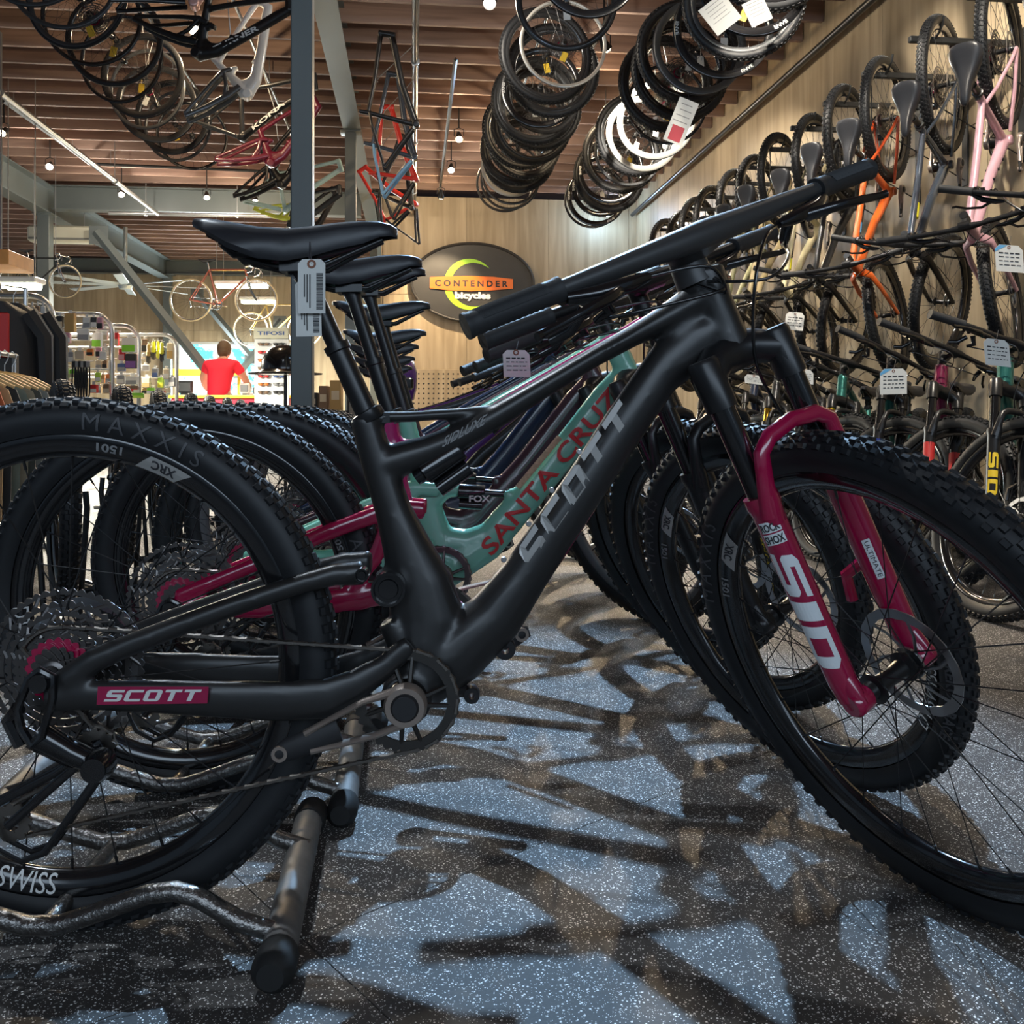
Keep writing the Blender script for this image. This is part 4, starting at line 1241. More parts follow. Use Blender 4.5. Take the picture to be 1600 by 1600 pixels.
# --- printing on tires and rims
def rim_y(r):
    P_ = ((.28, .0), (.2865, .0), (.2888, .0070), (.3014, .0146), (.3155, .0178), (.3195, .0166), (.33, .0166))
    for (a, ya), (b, yb) in zip(P_, P_[1:]):
        if r <= b: return ya + (yb - ya) * (r - a) / (b - a) + .0012
    return .018
def wheel_print(wheel, yellow=False, swiss=True, rot=0):
    for a_ in (('M A X X I S', .0, .338, .024, 19 + rot, .172, side_y), ('REKON RACE', .03, .345, .018, 191 + rot, .15, side_y)):
        mb = MB(); arc_text(mb, *a_); mb.build('tire_lettering', YELLOW_PRINT if yellow else SIDEWALL_PRINT, wheel, smooth=0)
    if not swiss: return
    mb = MB(); v = []
    for i in range(9):
        a = radians(20.2 + rot + 11.5 * i / 8)
        for j in range(6):
            r = .2895 + .0042 * j; sh = -.035 + .013 * j
            v.append((r * sin(a + sh), -rim_y(r), r * cos(a + sh)))
    mb.add(v, [(6 * i + j, 6 * i + 6 + j, 6 * i + 7 + j, 6 * i + 1 + j) for i in range(8) for j in range(5)])
    mb.build('decal', SILVERPRINT, wheel, smooth=0)
    mb = MB(); arc_text(mb, 'XRC', .03, .300, .013, 26 + rot, .036, lambda r: rim_y(r) + .0010, True)
    mb.build('lettering', INK, wheel, smooth=0)
    mb = MB(); arc_text(mb, '1501', .03, .304, .012, 11 + rot, .036, rim_y, True)
    mb.build('lettering', GREYPRINT, wheel, smooth=0)
    mb = MB(); arc_text(mb, 'DT SWISS', .0, .302, .025, 195 + rot, .13, rim_y, True)
    mb.build('lettering', WHITEPRINT, wheel, smooth=0)
wheel_print(hero['rw']); wheel_print(hero['fw'], rot=-97)

# --- the bikes behind it
MAGENTA = mat('magenta_gloss', (.42, .008, .13), .2, coat=.7); MINT = mat('mint_gloss', (.22, .58, .43), .25, coat=.6); PLUM = mat('plum_gloss', (.07, .028, .04), .25, coat=.6)
NAVY = mat('navy_gloss', (.02, .035, .075), .25, coat=.6); GUN = mat('gunmetal', (.05, .052, .055), .3, metal=.5); PURPLE = mat('purple_gloss', (.09, .02, .22), .2, coat=.8)
RIMSILVER = mat('rim_grey', (.15, .15, .16), .3)
b2 = bike('mountain_bike', 'crimson framed mountain bike with a black fork, second in the row', 'second', MAGENTA, CRIMSON, BLACK, -62, row_mtx(1, .05), 'bikes parked in the front row', saddle_dz=.03)
wheel_print(b2['fw'], rot=-97); wheel_print(b2['rw'], rot=60)
b3 = bike('mountain_bike', 'mint green mountain bike with red lettering on the down tube', 'trail', MINT, MINT, BLACK, -58, row_mtx(2, .09), 'bikes parked in the front row', saddle_dz=.09, tire='tire_big')
mb = MB(); A_, B_ = Vector((.30, 0, .79)), Vector((-.03, 0, .385)); D_ = (B_ - A_).normalized(); N_ = Vector((-D_.z, 0, D_.x))
letters(mb, text2d('SANTA CRUZ', .02), lambda x, y: B_.lerp(A_, .02 + x * .93) + Vector((-.75, 0, .66)) * ((y - .5) * .042 - .004) + Vector((0, -.0345 + abs(y - .5) * .006, 0)))
mb.build('lettering', REDPRINT, b3['frame'], smooth=0)
mb = MB()
for A2, B2 in ((Vector((.155, -.029, .66)), Vector((.055, -.031, .54))),):
    mb.tube([A2, B2], [(.007, .0015)] * 2, 8, side=(0, 1, 0))
mb.build('frame_guard', mat('cork_strip', (.55, .42, .26), .7, noise=(150, .5)), b3['frame'])
mb = MB()
letters(mb, text2d('FOX', .03), lambda x, y: Vector((-.06 + x * .05, -.0215, .505 + y * .016))); mb.build('lettering', WHITEPRINT, b3['shock'], smooth=0)
b4 = bike('mountain_bike', 'plum mountain bike with yellow tire lettering, fourth in the row', 'trail', PLUM, PLUM, BLACK, -60, row_mtx(3, .10, 1), 'bikes parked in the front row', saddle_dz=.06, tire='tire_big', rscale=.97)
wheel_print(b4['fw'], True, False, -110); wheel_print(b4['rw'], True, False, -12)
b5 = bike('mountain_bike', 'navy mountain bike, fifth from the front of the row', 'trail', NAVY, NAVY, BLACK, -55, row_mtx(4, .08, -1), 'bikes parked in the front row', saddle_dz=.02, tire='tire_big', rim=RIMSILVER)
b6 = bike('mountain_bike', 'gunmetal hardtail bike, sixth from the front of the row', 'hard', GUN, GUN, BLACK, -58, row_mtx(5, .06, 1), 'bikes parked in the front row', saddle_dz=.02)
b7 = bike('mountain_bike', 'purple hardtail bike, seventh from the front of the row', 'hard', PURPLE, PURPLE, BLACK, -60, row_mtx(6, .04), 'bikes parked in the front row', saddle_dz=.0, rim=RIMSILVER)
b8 = bike('mountain_bike', 'black hardtail bike at the back end of the row', 'hard', BLACK, BLACK, BLACK, -56, row_mtx(7, .02, -1), 'bikes parked in the front row', saddle_dz=-.02, rim=RIMSILVER)

# --- paper tags
def paper_tag(name, label, p, w, hgt, right, up, parent=None, lines=4, band=None, barcode=False, group='price tags', string=None, bow=0.0, header=None):
    """hanging paper tag, p = top centre"""
    r, u = Vector(right).normalized(), Vector(up).normalized(); nrm = r.cross(u)
    t = thing(name, label, 'tag', p, group=group)
    f = lambda x, y, z=0: r * (x * w) - u * (y * hgt) + nrm * z
    c = .16
    poly = [(-.5 + c, 0), (.5 - c, 0), (.5, c * w / hgt), (.5, 1), (-.5, 1), (-.5, c * w / hgt)]
    mb = MB(); th = .0009
    mb.add([f(x, y, th / 2) for x, y in poly] + [f(x, y, -th / 2) for x, y in poly], [tuple(range(5, -1, -1)), tuple(range(6, 12))] + [(i, (i + 1) % 6, 6 + (i + 1) % 6, 6 + i) for i in range(6)])
    mb.build('card', PAPER, t, smooth=0)
    mb = MB()
    for z in (.0011, -.0011):
        def quad(x0, y0, x1, y1):
            mb.add([f(x0, y0, z), f(x1, y0, z), f(x1, y1, z), f(x0, y1, z)], [(0, 1, 2, 3)])
        if barcode:
            y = .26
            while y < .93:
                b = random.choice((.008, .012, .018)); quad(.18, y, .42, y + b); y += b + random.choice((.008, .012))
            for j in range(3):
                quad(-.08 - .1 * j, .28, -.04 - .1 * j, .9 - .1 * j)
        else:
            for i in range(lines):
                y = .28 + .6 * i / lines; x = -.38
                while x < .36:
                    L = random.uniform(.06, .2); quad(x, y, min(.4, x + L), y + .032 * (1 + .5 * (i == 0))); x += L + .05
    mb.build('print', INK, t, smooth=0)
    if band is not None:
        mb = MB()
        for z in (.0013, -.0013):
            mb.add([f(-.5, .17, z), f(-.33, .01, z), f(-.05, .01, z), f(-.5, .27, z)], [(0, 1, 2, 3)])
        mb.build('corner_print', band, t, smooth=0)
    mb = MB(); mb.lathe([(.0032, -.0012), (.006, -.0012), (.006, .0012), (.0032, .0012)], 14, c=f(0, .09), axis=nrm, closed=True)
    mb.build('eyelet', mat('eyelet_board', (.25, .10, .06), .7), t)
    if string is not None:
        MB().tube([f(0, .09), Vector(string) - Vector(p)], .0009, 5).build('string', INK, t)
    return t
paper_tag('price_tag', 'white barcode tag hanging from the charcoal saddle, on top', W(487, 405, 1.235), .0362, .072, RGT, (0, 0, 1), barcode=True, string=W(484, 378, 1.25))
paper_tag('price_tag', 'second barcode tag, sticking out below the first under the saddle', W(481, 438, 1.243), .034, .075, RGT + Vector((0, 0, .02)), (-.02, 0, 1), barcode=True, string=W(484, 378, 1.25))
# ================================================================== right wall: bikes hung upright by the rear wheel
ORD = ['first', 'second', 'third', 'fourth', 'fifth', 'sixth', 'seventh', 'eighth', 'ninth', 'tenth', 'eleventh', 'twelfth', 'thirteenth', 'fourteenth', 'fifteenth', 'sixteenth', 'seventeenth', 'eighteenth', 'nineteenth', 'twentieth', 'twenty-first', 'twenty-second', 'twenty-third', 'twenty-fourth', 'twenty-fifth']
PINK = mat('pale_pink', (.62, .36, .42), .35, coat=.3); ORANGE = mat('orange_gloss', (.72, .13, .02), .3, coat=.5); CREAM = mat('cream_paint', (.62, .55, .34), .4); TAN = mat('sand_paint', (.50, .40, .22), .4)
STEELBLUE = mat('steel_blue', (.06, .075, .10), .18, metal=.4, coat=.7); OLIVE = mat('olive_paint', (.30, .29, .16), .4); TEAL = mat('teal_metallic', (.03, .17, .15), .28, metal=.5, coat=.5)
WINE = mat('wine_gloss', (.16, .012, .05), .2, coat=.7); GOLD = mat('gold_tube', (.85, .52, .05), .2, metal=1); BLUEGLOSS = mat('blue_gloss', (.02, .05, .35), .25, coat=.6); WHITEGLOSS = mat('white_gloss', (.7, .7, .68), .3, coat=.4)
ORANGE2 = mat('deep_orange', (.55, .07, .015), .3, coat=.5)
def hung_mtx(X, Y, Z, d, gn='hard'):
    """local x -> down, local z -> d (out into the aisle); rear axle at (X, Y, Z)"""
    d = Vector(d).normalized(); x = Vector((0, 0, -1)); y = d.cross(x)
    R = Matrix((x, y, d)).transposed().to_4x4()
    r = GEO[gn]['rear']
    return Matrix.Translation((X, Y, Z)) @ R @ Matrix.Translation((-r[0], 0, -r[1]))
hung = [(BLACK, BLACK, 'black bike hung upright, mostly cut off by the right edge', False), (PINK, PINK, 'pale pink gravel bike hung upright on the right wall', True), (STEELBLUE, STEELBLUE, 'dark blue-grey bike hung upright next to the pink one', True), (ORANGE, ORANGE2, 'bright orange bike hung upright on the right wall', True),
        (GUN, GUN, 'dark grey bike hung upright between the orange and cream ones', True), (CREAM, CREAM, 'cream bike hung upright with a yellow tag on its tube', True), (TAN, TAN, 'sand coloured bike hung upright beyond the cream one', True),
        (OLIVE, OLIVE, 'olive bike hung upright beyond the sand coloured one', True), (WHITEGLOSS, WHITEGLOSS, 'white bike hung upright on the right wall', True), (BLACK, BLACK, 'black bike hung upright just beyond the white one', False),
        (CREAM, CREAM, 'second cream bike hung upright, far along the right wall', True), (GUN, GUN, 'dark grey bike hung upright, last but one on the right wall', True), (BLACK, BLACK, 'black bike hung upright at the far end of the right wall', False)]
HD = (-.74, -.67, 0)
bracket_arm = MB().rbox((-.33, 0, 0), (.66, .03, .035), .004).mesh('arm', PIPE, 0)
bracket_strut = MB().tube([(-.60, 0, -.02), (-.60, 0, -.30)], .004, 6).tube([(-.60, 0, -.30), (0, 0, -.62)], .004, 6).mesh('tie_rod', PIPE, 50)
bracket_plate = MB().rbox((-.004, 0, -.28), (.008, .06, .74), .002).mesh('wall_plate', PIPE, 0)
bracket_hook = MB().tube([(-.52, 0, .0), (-.52, -.05, .02), (-.52, -.09, .05), (-.52, -.10, .09)], .007, 8).mesh('hook', PIPE, 50)
for i, (c1, c2, lab, rigid) in enumerate(hung):
    Y = 3.70 + .53 * i
    b = bike('hung_bicycle', lab, 'hard', c1, c2, c1 if i in (1, 3) else BLACK, 8 if i % 2 else -10, hung_mtx(2.82 + .02 * (i % 3), Y, 2.49 - .02 * (i % 2), HD), 'bikes hung on the right wall', rigid=rigid, tire='tire' if i < 4 else 'tire_low', spin=.3 * i)
    t = thing('wall_bracket', 'black steel arm holding up the ' + ORD[i] + ' hung bike from the front', 'bracket', (XR - .012, Y + .02, 2.49 + .25), group='hanging arms on the right wall')
    for nm, me in (('arm', bracket_arm), ('tie_rod', bracket_strut), ('wall_plate', bracket_plate), ('hook', bracket_hook)): link(me, nm, t)
    if i in (2, 5, 6):                                   # yellow sale tag wrapped round the top tube
        mb = MB(); a = Vector((.17, 0, .795)); mb.tube([a, a + Vector((.075, 0, .022))], .0215, 12); mb.build('sale_tag', TAGYELLOW, b['frame'])
    if i in (3, 8):
        mb = MB(); a = Vector((.14, 0, .787)); mb.tube([a, a + Vector((.06, 0, .017))], .0205, 12); mb.build('blue_sticker', TAGBLUE, b['frame'])
    if i == 1:
        for q in range(3):
            mb = MB(); c = Vector((.0 + q * .06, 0, .432 + q * .0718)); mb.lathe([(0, -.03), (.007, -.03), (.007, .03), (0, .03)], 10, c=c)
            mb.build('bottle_boss', BLACK, b['frame'])

# ================================================================== bikes on the floor along the right wall, wheels turned to the camera
rowB = [('spark', TEAL, BLACK, BLACK, None, 'teal bike on the floor at right, its black fork lettered in yellow'), ('trail', WINE, BLACK, BLACK, None, 'wine red bike parked on the floor, second at right'),
        ('trail', TEAL, BLACK, BLACK, None, 'teal bike parked on the floor beside the wine red one'), ('hard', TEAL, TEAL, BLACK, GOLD, 'teal bike with golden fork tubes, fourth at right'),
        ('trail', BLACK, BLACK, BLACK, None, 'black bike parked on the floor, fifth at right'), ('hard', GUN, GUN, BLACK, GOLD, 'grey bike parked on the floor, sixth at right'),
        ('trail', NAVY, NAVY, BLACK, None, 'navy bike parked on the floor, seventh at right'), ('hard', BLACK, BLACK, BLACK, None, 'black bike parked on the floor, eighth at right'),
        ('hard', OLIVE, OLIVE, BLACK, None, 'olive bike parked on the floor, ninth at right')]
HB = Vector((-.62, -.785, 0)).normalized()
floor_bikes = []
for i, (gn, c1, c2, fk, st, lab) in enumerate(rowB):
    con = Vector((2.05, 3.06 + .43 * i, 0))
    m = Matrix.Translation(con - HB * .56) @ Matrix.Rotation(atan2(HB.y, HB.x), 4, 'Z')
    b = bike('parked_bicycle', lab, gn, c1, c2, fk, 48 + 5 * (i % 3), m, 'bikes parked along the right wall', stanchion_m=st, tire='tire_big' if i % 2 else 'tire', saddle_dz=-.12 if gn != 'hard' else -.1, spin=.4 * i)
    floor_bikes.append(b)
    if i in (0, 1, 2):
        colr, word = ((YELLOW_PRINT, 'SID'), (REDPRINT, None), (BLUEGLOSS, None))[i]
        mb = MB(); g = b['g']
        for sg in (-1, 1):
            mb = MB()
            if word:
                vs, fs, _ = block2d('SID', .14); vs, fs = fine2d(vs, fs)
                mb.add([SP(g, .215 - x * .16, .0312 + .0224 * cos(radians(40) - (y - .5) * 1.5), sg * (.068 + .0224 * sin(radians(40) - (y - .5) * 1.5))) for x, y in vs], fs)
            else:
                mb.tube([SP(g, .14, .031, sg * .068), SP(g, .24, .03, sg * .068)], .0226, 12)
            mb.build('lettering' if word else 'fork_band', colr, b['lowers'], smooth=0 if word else 40)
    if i == 1: 
        mb = MB(); arc_text(mb, 'MASTER', .0, .33, .018, 300, .09, lambda r: -side_y(r)); mb.build('tire_lettering', WHITEPRINT, b['fw'], smooth=0)

# white price cards on the bars
CARDS = [(1576, 383, 3.35, 44, 42, 'white price card with blue corner on the topmost right handlebar', TAGBLUE), (1243, 488, 5.6, 29, 28, 'small square price card among the distant handlebars', None), (1556, 530, 2.78, 40, 42, 'handwritten price card on the teal bike at right', None),
         (1396, 576, 3.5, 42, 40, 'tilted price card with blue corner above the teal bikes', TAGBLUE), (1256, 577, 4.1, 30, 22, 'pale price card right of the crimson fork tubes', None), (1178, 586, 4.6, 30, 14, 'pale price card seen between the fork tubes', None),
         (806, 547, 1.86, 42, 42, 'grey price card hanging at the mint bike handlebar', None)]
for px, py, d, w, hh, lab, band in CARDS:
    up = Vector((random.uniform(-.12, .12), 0, 1))
    paper_tag('price_card', lab, W(px, py, d), w * d / FPX, hh * d / FPX, RGT + Vector((0, 0, random.uniform(-.12, .05))), up, band=band, header=band, group='price cards on handlebars', string=W(px + 4, py - 14, d + .03))
# ================================================================== wheels hung from the ceiling in three columns
ROADRIM = mat('road_rim_black', (.02, .021, .023), .25, coat=.4); PALERIM = mat('pale_alloy_rim', (.50, .49, .45), .35, metal=.6); GREYRIM = mat('grey_alloy_rim', (.10, .105, .11), .3, metal=.5)
road_rim = rim_mesh('road_rim', .317, .026, .0105, 72)
deep_rim = rim_mesh('deep_rim', .3195, .05, .0135, 72)
road_tire = MB().lathe([(.322 + .0125 * cos(radians(a)), .0125 * sin(radians(a))) for a in (-150, -100, -50, 0, 50, 100, 150)], 72, cap=False).mesh('tire', RUBBER, 60)
spokes_road = spoke_mesh('spokes', .292, .022, .028, 24, .001)
spokes_deep = spoke_mesh('spokes', .272, .022, .028, 24, .001)
hook_me = MB().tube([(0, 0, .285), (0, .02, .30), (0, .022, .33), (0, .0, .36), (0, 0, .60)], .004, 6).mesh('hook', GALV, 50)
wheel_set()
YTAG = mat('yellow_label', (.75, .5, .04), .6)
def hung_wheel(label, p, rail_x, rail_z, kind, yaw, roll, group, rim_m=None, text=False, tagm=None):
    m = Matrix.Translation(p) @ Matrix.Rotation(yaw, 4, 'Z')
    rm = {'road': road_rim, 'roadtire': road_rim, 'deep': deep_rim, 'mtb': MESH['rim']}[kind]
    w = tag(link(rm, 'wheelset', None, m, rim_m or ROADRIM), label, 'wheel', group)
    R = Matrix.Rotation(roll, 4, 'Y')
    link({'deep': spokes_deep, 'mtb': MESH['spokes']}.get(kind, spokes_road), 'spokes', w, R)
    link(MESH['hubr'], 'hub', w)
    if kind == 'mtb': link(MESH['tire_low'], 'tire', w)
    if kind == 'roadtire': link(road_tire, 'tire', w)
    if roll > 3: link(MESH['cassette'], 'cassette', w, Matrix.Rotation(pi, 4, 'Z'))
    L = rail_z - p[2]
    MB().tube([(0, .014, .28), (0, .022, .30), (0, .0, .345), ((rail_x - p[0]) * cos(yaw), -(rail_x - p[0]) * sin(yaw), L)], .004, 6).build('hook', GALV, w)
    if text:
        for a in (150, 30, 270):
            mb = MB(); arc_text(mb, 'ENVE', .03, .298, .022, a, .085, lambda r: .0148, True); mb.build('lettering', WHITEPRINT, w, smooth=0)
    if tagm is not None:
        MB().rbox((0, -.02, -.10), (.045, .0012, .07), .0003, Matrix.Rotation(random.uniform(-.4, .4), 3, 'Y')).tube([(0, -.02, -.02), (0, -.02, -.08)], .001, 4).build('hang_tag', tagm, w)
    return w
random.seed(11)
for i in range(17):
    y = 3.7 + .325 * i; x = -2.05 + random.uniform(-.05, .05)
    hung_wheel('thin dark wheel in the left ceiling column, ' + ORD[i] + ' from the front', Vector((x, y, 3.27 + random.uniform(-.02, .02))), -2.05, 3.80, random.choice(('road', 'roadtire', 'deep')) if i != 1 else 'road', random.uniform(-.25, .25), random.uniform(0, 4), 'wheels in the left ceiling column',
               PALERIM if i in (1,) else random.choice((ROADRIM, ROADRIM, GREYRIM)), tagm=random.choice((None, None, PAPER, YTAG, TAGBLUE)))
for i in range(20):
    y = (4.9, 5.55, 6.0, 6.62)[i] if i < 4 else 6.75 + .205 * (i - 3); x = 1.04 + random.uniform(-.05, .05)
    kd = random.choice(('mtb', 'deep', 'road', 'mtb')) if i > 3 else ('road', 'deep', 'roadtire', 'road')[i]
    hung_wheel('wheel in the middle ceiling column, ' + ORD[i] + ' from the front', Vector((x, y, 3.06 - .055 * (y - 6.6) + (.372 if kd == 'mtb' else .32) + random.uniform(-.03, .02))), 1.04, 3.80, kd, random.uniform(-.22, .22), random.uniform(0, 4), 'wheels in the middle ceiling column',
               PALERIM if i in (3, 16) else random.choice((ROADRIM, ROADRIM, GREYRIM)), text=i in (6, 11), tagm=YTAG if i in (3, 4) else random.choice((None, PAPER, None)))
for i in range(20):
    kd = 'deep' if i in (2, 4, 5, 15, 17, 18, 10, 11) else random.choice(('mtb', 'mtb', 'deep', 'road'))
    y = 4.6 + .285 * i; x = 1.95 + random.uniform(-.05, .05)
    hung_wheel('wheel in the right ceiling column, ' + ORD[i] + ' from the front', Vector((x, y, 2.90 + (.372 if kd == 'mtb' else .32) + random.uniform(-.03, .02) - .01 * i)), 1.95, 3.70, kd, random.uniform(-.3, .1), random.uniform(0, 4), 'wheels in the right ceiling column',
               PALERIM if i in (10, 11) else random.choice((ROADRIM, BLACKGLOSS, GREYRIM)), text=i in (2, 4, 15, 17, 18, 7), tagm=random.choice((None, PAPER, YTAG, PAPER)))
# big paper cards among the wheels
def card(label, px, py, d, w, hh, ang, m=PAPER, bandc=None):
    c = W(px, py, d); t = thing('info_card', label, 'card', c, group='cards tied to hanging wheels')
    R = Matrix.Rotation(-TH, 3, 'Z') @ Matrix.Rotation(ang, 3, 'Y'); k = d / FPX
    MB().rbox((0, 0, 0), (w * k, .0015, hh * k), .0004, R).build('card', m, t, smooth=0)
    mb = MB()
    for i in range(5):
        mb.box(R @ Vector((random.uniform(-.05, .05) * w * k, -.0012, (.38 - .13 * i) * hh * k)), (w * k * random.uniform(.5, .8), .0006, hh * k * .018), R)
    mb.build('print', GREYPRINT, t, smooth=0)
    if bandc: MB().box(R @ Vector((0, -.0012, -.28 * hh * k)), (w * k * .62, .0008, hh * k * .34), R).build('red_panel', bandc, t, smooth=0)
    MB().tube([R @ Vector((0, 0, hh * k * .5)), R @ Vector((0, 0, hh * k * .5)) + Vector((-.02, .03, .12))], .0012, 4).build('string', INK, t)
card('large white card with a red square, hanging right of the wheels', 1064, 190, 5.6, 32, 72, radians(22), bandc=mat('card_red', (.45, .03, .05), .6))
card('large pale card high among the front right wheels', 1125, 22, 4.35, 48, 50, radians(-38))
card('pale printed card at the top right, beside the other card', 1183, 18, 4.35, 36, 40, radians(-25))

# ================================================================== bare frames under the ceiling
geo_parts('hard'); geo_parts('trail')
def hung_frame(label, p, ang, gn, m1, m2, rail_x, rail_z, yaw=0.0, text=None, group='bare frames under the ceiling'):
    M = Matrix.Translation(p) @ Matrix.Rotation(yaw - TH, 4, 'Z') @ Matrix.Rotation(ang, 4, 'Y') @ Matrix.Translation((.14, 0, -.60))
    t = thing('frameset', label, 'frame', mtx=M, group=group)
    link(MESH['frame', gn], 'front_triangle', t, None, m1)
    link(MESH['swing', gn], 'rear_stays', t, None, m2)
    inv = M.inverted()
    hk = Vector((.03, 0, .745)) if gn == 'hard' else Vector((-.03, 0, .715))
    top = inv @ Vector((rail_x, (M @ hk).y, rail_z))
    MB().tube([hk - Vector((0, 0, .02)), hk + Vector((0, .025, .0)), hk.lerp(top, .12), top], .004, 6).build('hook', GALV, t)
    if text:
        mb = MB(); A_, B_ = Vector((.22, -.0265, .665)), Vector((-.06, -.027, .365)); u = (A_ - B_).normalized(); v = Vector((-u.z, 0, u.x))
        letters(mb, text2d(text, .03), lambda x, y: B_.lerp(A_, .1 + .8 * x) + v * ((y - .5) * .035)); mb.build('lettering', WHITEPRINT, t, smooth=0)
    return t
MAROON = mat('maroon_gloss', (.16, .01, .03), .3, coat=.5); PALEMINT = mat('pale_mint', (.35, .5, .48), .35); LIME = mat('lime_yellow', (.55, .6, .06), .4); SKY = mat('sky_blue', (.18, .38, .6), .35); REDG = mat('red_gloss', (.6, .03, .02), .3, coat=.5); ROSE = mat('rose_gold', (.55, .32, .28), .35, metal=.4)
A_ = [(GUN, GUN, 'grey metallic bare frame, nearest of the level hung frames', None), (ROSE, BLACK, 'rose and black bare frame, second of the level frames', None), (BLACK, BLACK, 'black bare frame with white lettering, third of the level frames', 'TURNER'),
      (WHITEGLOSS, GREYRIM, 'white bare frame, fourth of the level hung frames', None), (BLACK, GUN, 'black lettered frame, fifth of the level hung frames', 'KONA'), (MAROON, MAROON, 'maroon bare frame beside the grey steel column', None),
      (BLACK, BLACK, 'black bare frame, seventh of the level hung frames', 'IBIS'), (PALEMINT, PALEMINT, 'pale mint bare frame, eighth of the level hung frames', None), (GUN, LIME, 'grey and lime bare frame near the far beam', None), (BLACK, WHITEGLOSS, 'black frame with white stays, last of the level frames', None)]
for i, (m1, m2, lab, tx) in enumerate(A_):
    hung_frame(lab, Vector((-1.32 + .03 * (i % 3), 4.6 + .72 * i, 3.30 - .035 * i)), radians((8, -12, 25, -30, 14, -5, -18, 4, 20, -10)[i]), 'trail' if i % 3 != 1 else 'hard', m1, m2, -1.32, 3.76, radians((-15, 10, -8, 12)[i % 4]), tx)
B_ = [(BLACK, BLACK, 'black bare triangle hanging nose up from the overhead pipe', -62), (STEELBLUE, SKY, 'dark frame with blue tube hanging from the overhead pipe', -58), (REDG, BLACK, 'bright red bare frame hanging from the overhead pipe', -66),
      (BLACK, BLACK, 'black frame low on the overhead pipe, above the sign wall', -50), (REDG, BLACK, 'red and black bare frame, farthest along the pipe', -100)]
for i, (m1, m2, lab, an) in enumerate(B_):
    hung_frame(lab, Vector((-.24, 7.3 + .75 * i, 3.08 - .04 * i)), radians(an), 'hard', m1, m2, .02, 3.60, radians(6 - 4 * i), group='bare frames on the overhead pipe')
# ================================================================== oval shop sign
SLATE = mat('slate_board', (.03, .029, .028), .5, noise=(7, .25)); SIGNGREEN = mat('sign_green', (.35, .68, .02), .4); SIGNORANGE = mat('sign_orange', (.80, .16, .01), .4); SIGNRIM = mat('sign_rim', (.03, .028, .027), .4)
sc_ = WY(738, 443, YB); sw = 97 * 13.6 / FPX; sh = 62 * 13.6 / FPX
sg_ = thing('shop_sign', 'oval slate shop sign with a green crescent and orange name band', 'sign', (sc_.x, YB - .012, sc_.z))
N = 64; el = [(sw * cos(2 * pi * i / N), sh * sin(2 * pi * i / N)) for i in range(N)]
mb = MB(); mb.prism(el, -.10, -.0); mb.build('board', SLATE, sg_, smooth=30)
MB().tube([(x * .985, -.10, z * .985) for x, z in el], .022, 8, closed=True).build('raised_rim', SIGNRIM, sg_)
kx = 13.6 / FPX
def sp_(px, py, y=-.106):
    return Vector(((px - 738) * kx, y, (443 - py) * kx))
pts_o, pts_i = [], []
cx_, cy_, R_ = 733, 446, 40
for i in range(33):
    a = radians(40 + 268 * i / 32)                       # from upper right, over the left, to lower right
    w = 9.5 * sin(pi * i / 32) ** .7 + .4
    x, y = cx_ + R_ * cos(a), cy_ - R_ * sin(a)
    pts_o.append(sp_(x, y)); pts_i.append(sp_(cx_ + 1 + (R_ - w) * cos(a), cy_ - (R_ - w) * sin(a)))
mb = MB(); vs = [v for p in zip(pts_o, pts_i) for v in p]; n = len(vs)
back = [v + Vector((0, .01, 0)) for v in vs]
mb.add(vs + back, [(2 * i, 2 * i + 2, 2 * i + 3, 2 * i + 1) for i in range(32)] + [(2 * i, n + 2 * i, n + 2 * i + 2, 2 * i + 2) for i in range(32)] + [(2 * i + 1, 2 * i + 3, n + 2 * i + 3, n + 2 * i + 1) for i in range(32)])
mb.build('crescent', SIGNGREEN, sg_, smooth=0)
band = [(671, 436), (700, 434), (735, 433), (770, 434), (801, 437), (801, 452), (770, 455), (735, 457), (700, 456), (671, 453)]
MB().prism([(sp_(x, y).x, sp_(x, y).z) for x, y in band], -.122, -.10).build('name_band', SIGNORANGE, sg_, smooth=0)
mb = MB(); letters(mb, text2d('C O N T E N D E R', .035), lambda x, y: sp_(679 + 114 * x, 450 - 10 * y, -.1235)); mb.build('lettering', INK, sg_, smooth=0)
mb = MB(); letters(mb, text2d('bicycles', .05), lambda x, y: sp_(710 + 56 * x, 472 - 14 * y, -.1175)); mb.build('lettering', WHITEPRINT, sg_, smooth=0)

# pegboard below it
pb = thing('pegboard', 'pale perforated board on the wall below the oval sign', 'pegboard', WY(690, 640, YB - .03))
k = 13.5 / FPX
MB().rbox((.35, 0, .28), (1.9, .015, .62), .003).build('board', PLY, pb, smooth=0)
mb = MB()
for i in range(26):
    for j in range(8):
        mb.lathe([(0, -.0006), (.014, -.0006)], 6, c=(-.55 + .072 * i, -.009, .02 + .072 * j), cap=False)
mb.build('peg_hole', INK, pb, smooth=0)['kind'] = 'stuff'

# ================================================================== the left bay: window, counter, person
SKYGLOW, nt, bs, N_, L_ = node_mat('bright_window_view')
bs.inputs['Base Color'].default_value = (0, 0, 0, 1)
tc = N_('ShaderNodeTexCoord'); nz = N_('ShaderNodeTexNoise'); nz.inputs['Scale'].default_value = 2.2; nz.inputs['Detail'].default_value = 7; nz.inputs['Roughness'].default_value = .7; L_(tc.outputs['Object'], nz.inputs['Vector'])
cr = N_('ShaderNodeValToRGB'); cr.color_ramp.elements[0].position = .47; cr.color_ramp.elements[0].color = (.95, 1, 1, 1); cr.color_ramp.elements[1].position = .56; cr.color_ramp.elements[1].color = (.08, .62, .68, 1)
L_(nz.outputs['Fac'], cr.inputs[0]); L_(cr.outputs[0], bs.inputs['Emission Color']); bs.inputs['Emission Strength'].default_value = 2.2
wa, wb = WY(279, 538, YF - .03), WY(462, 622, YF - .03)
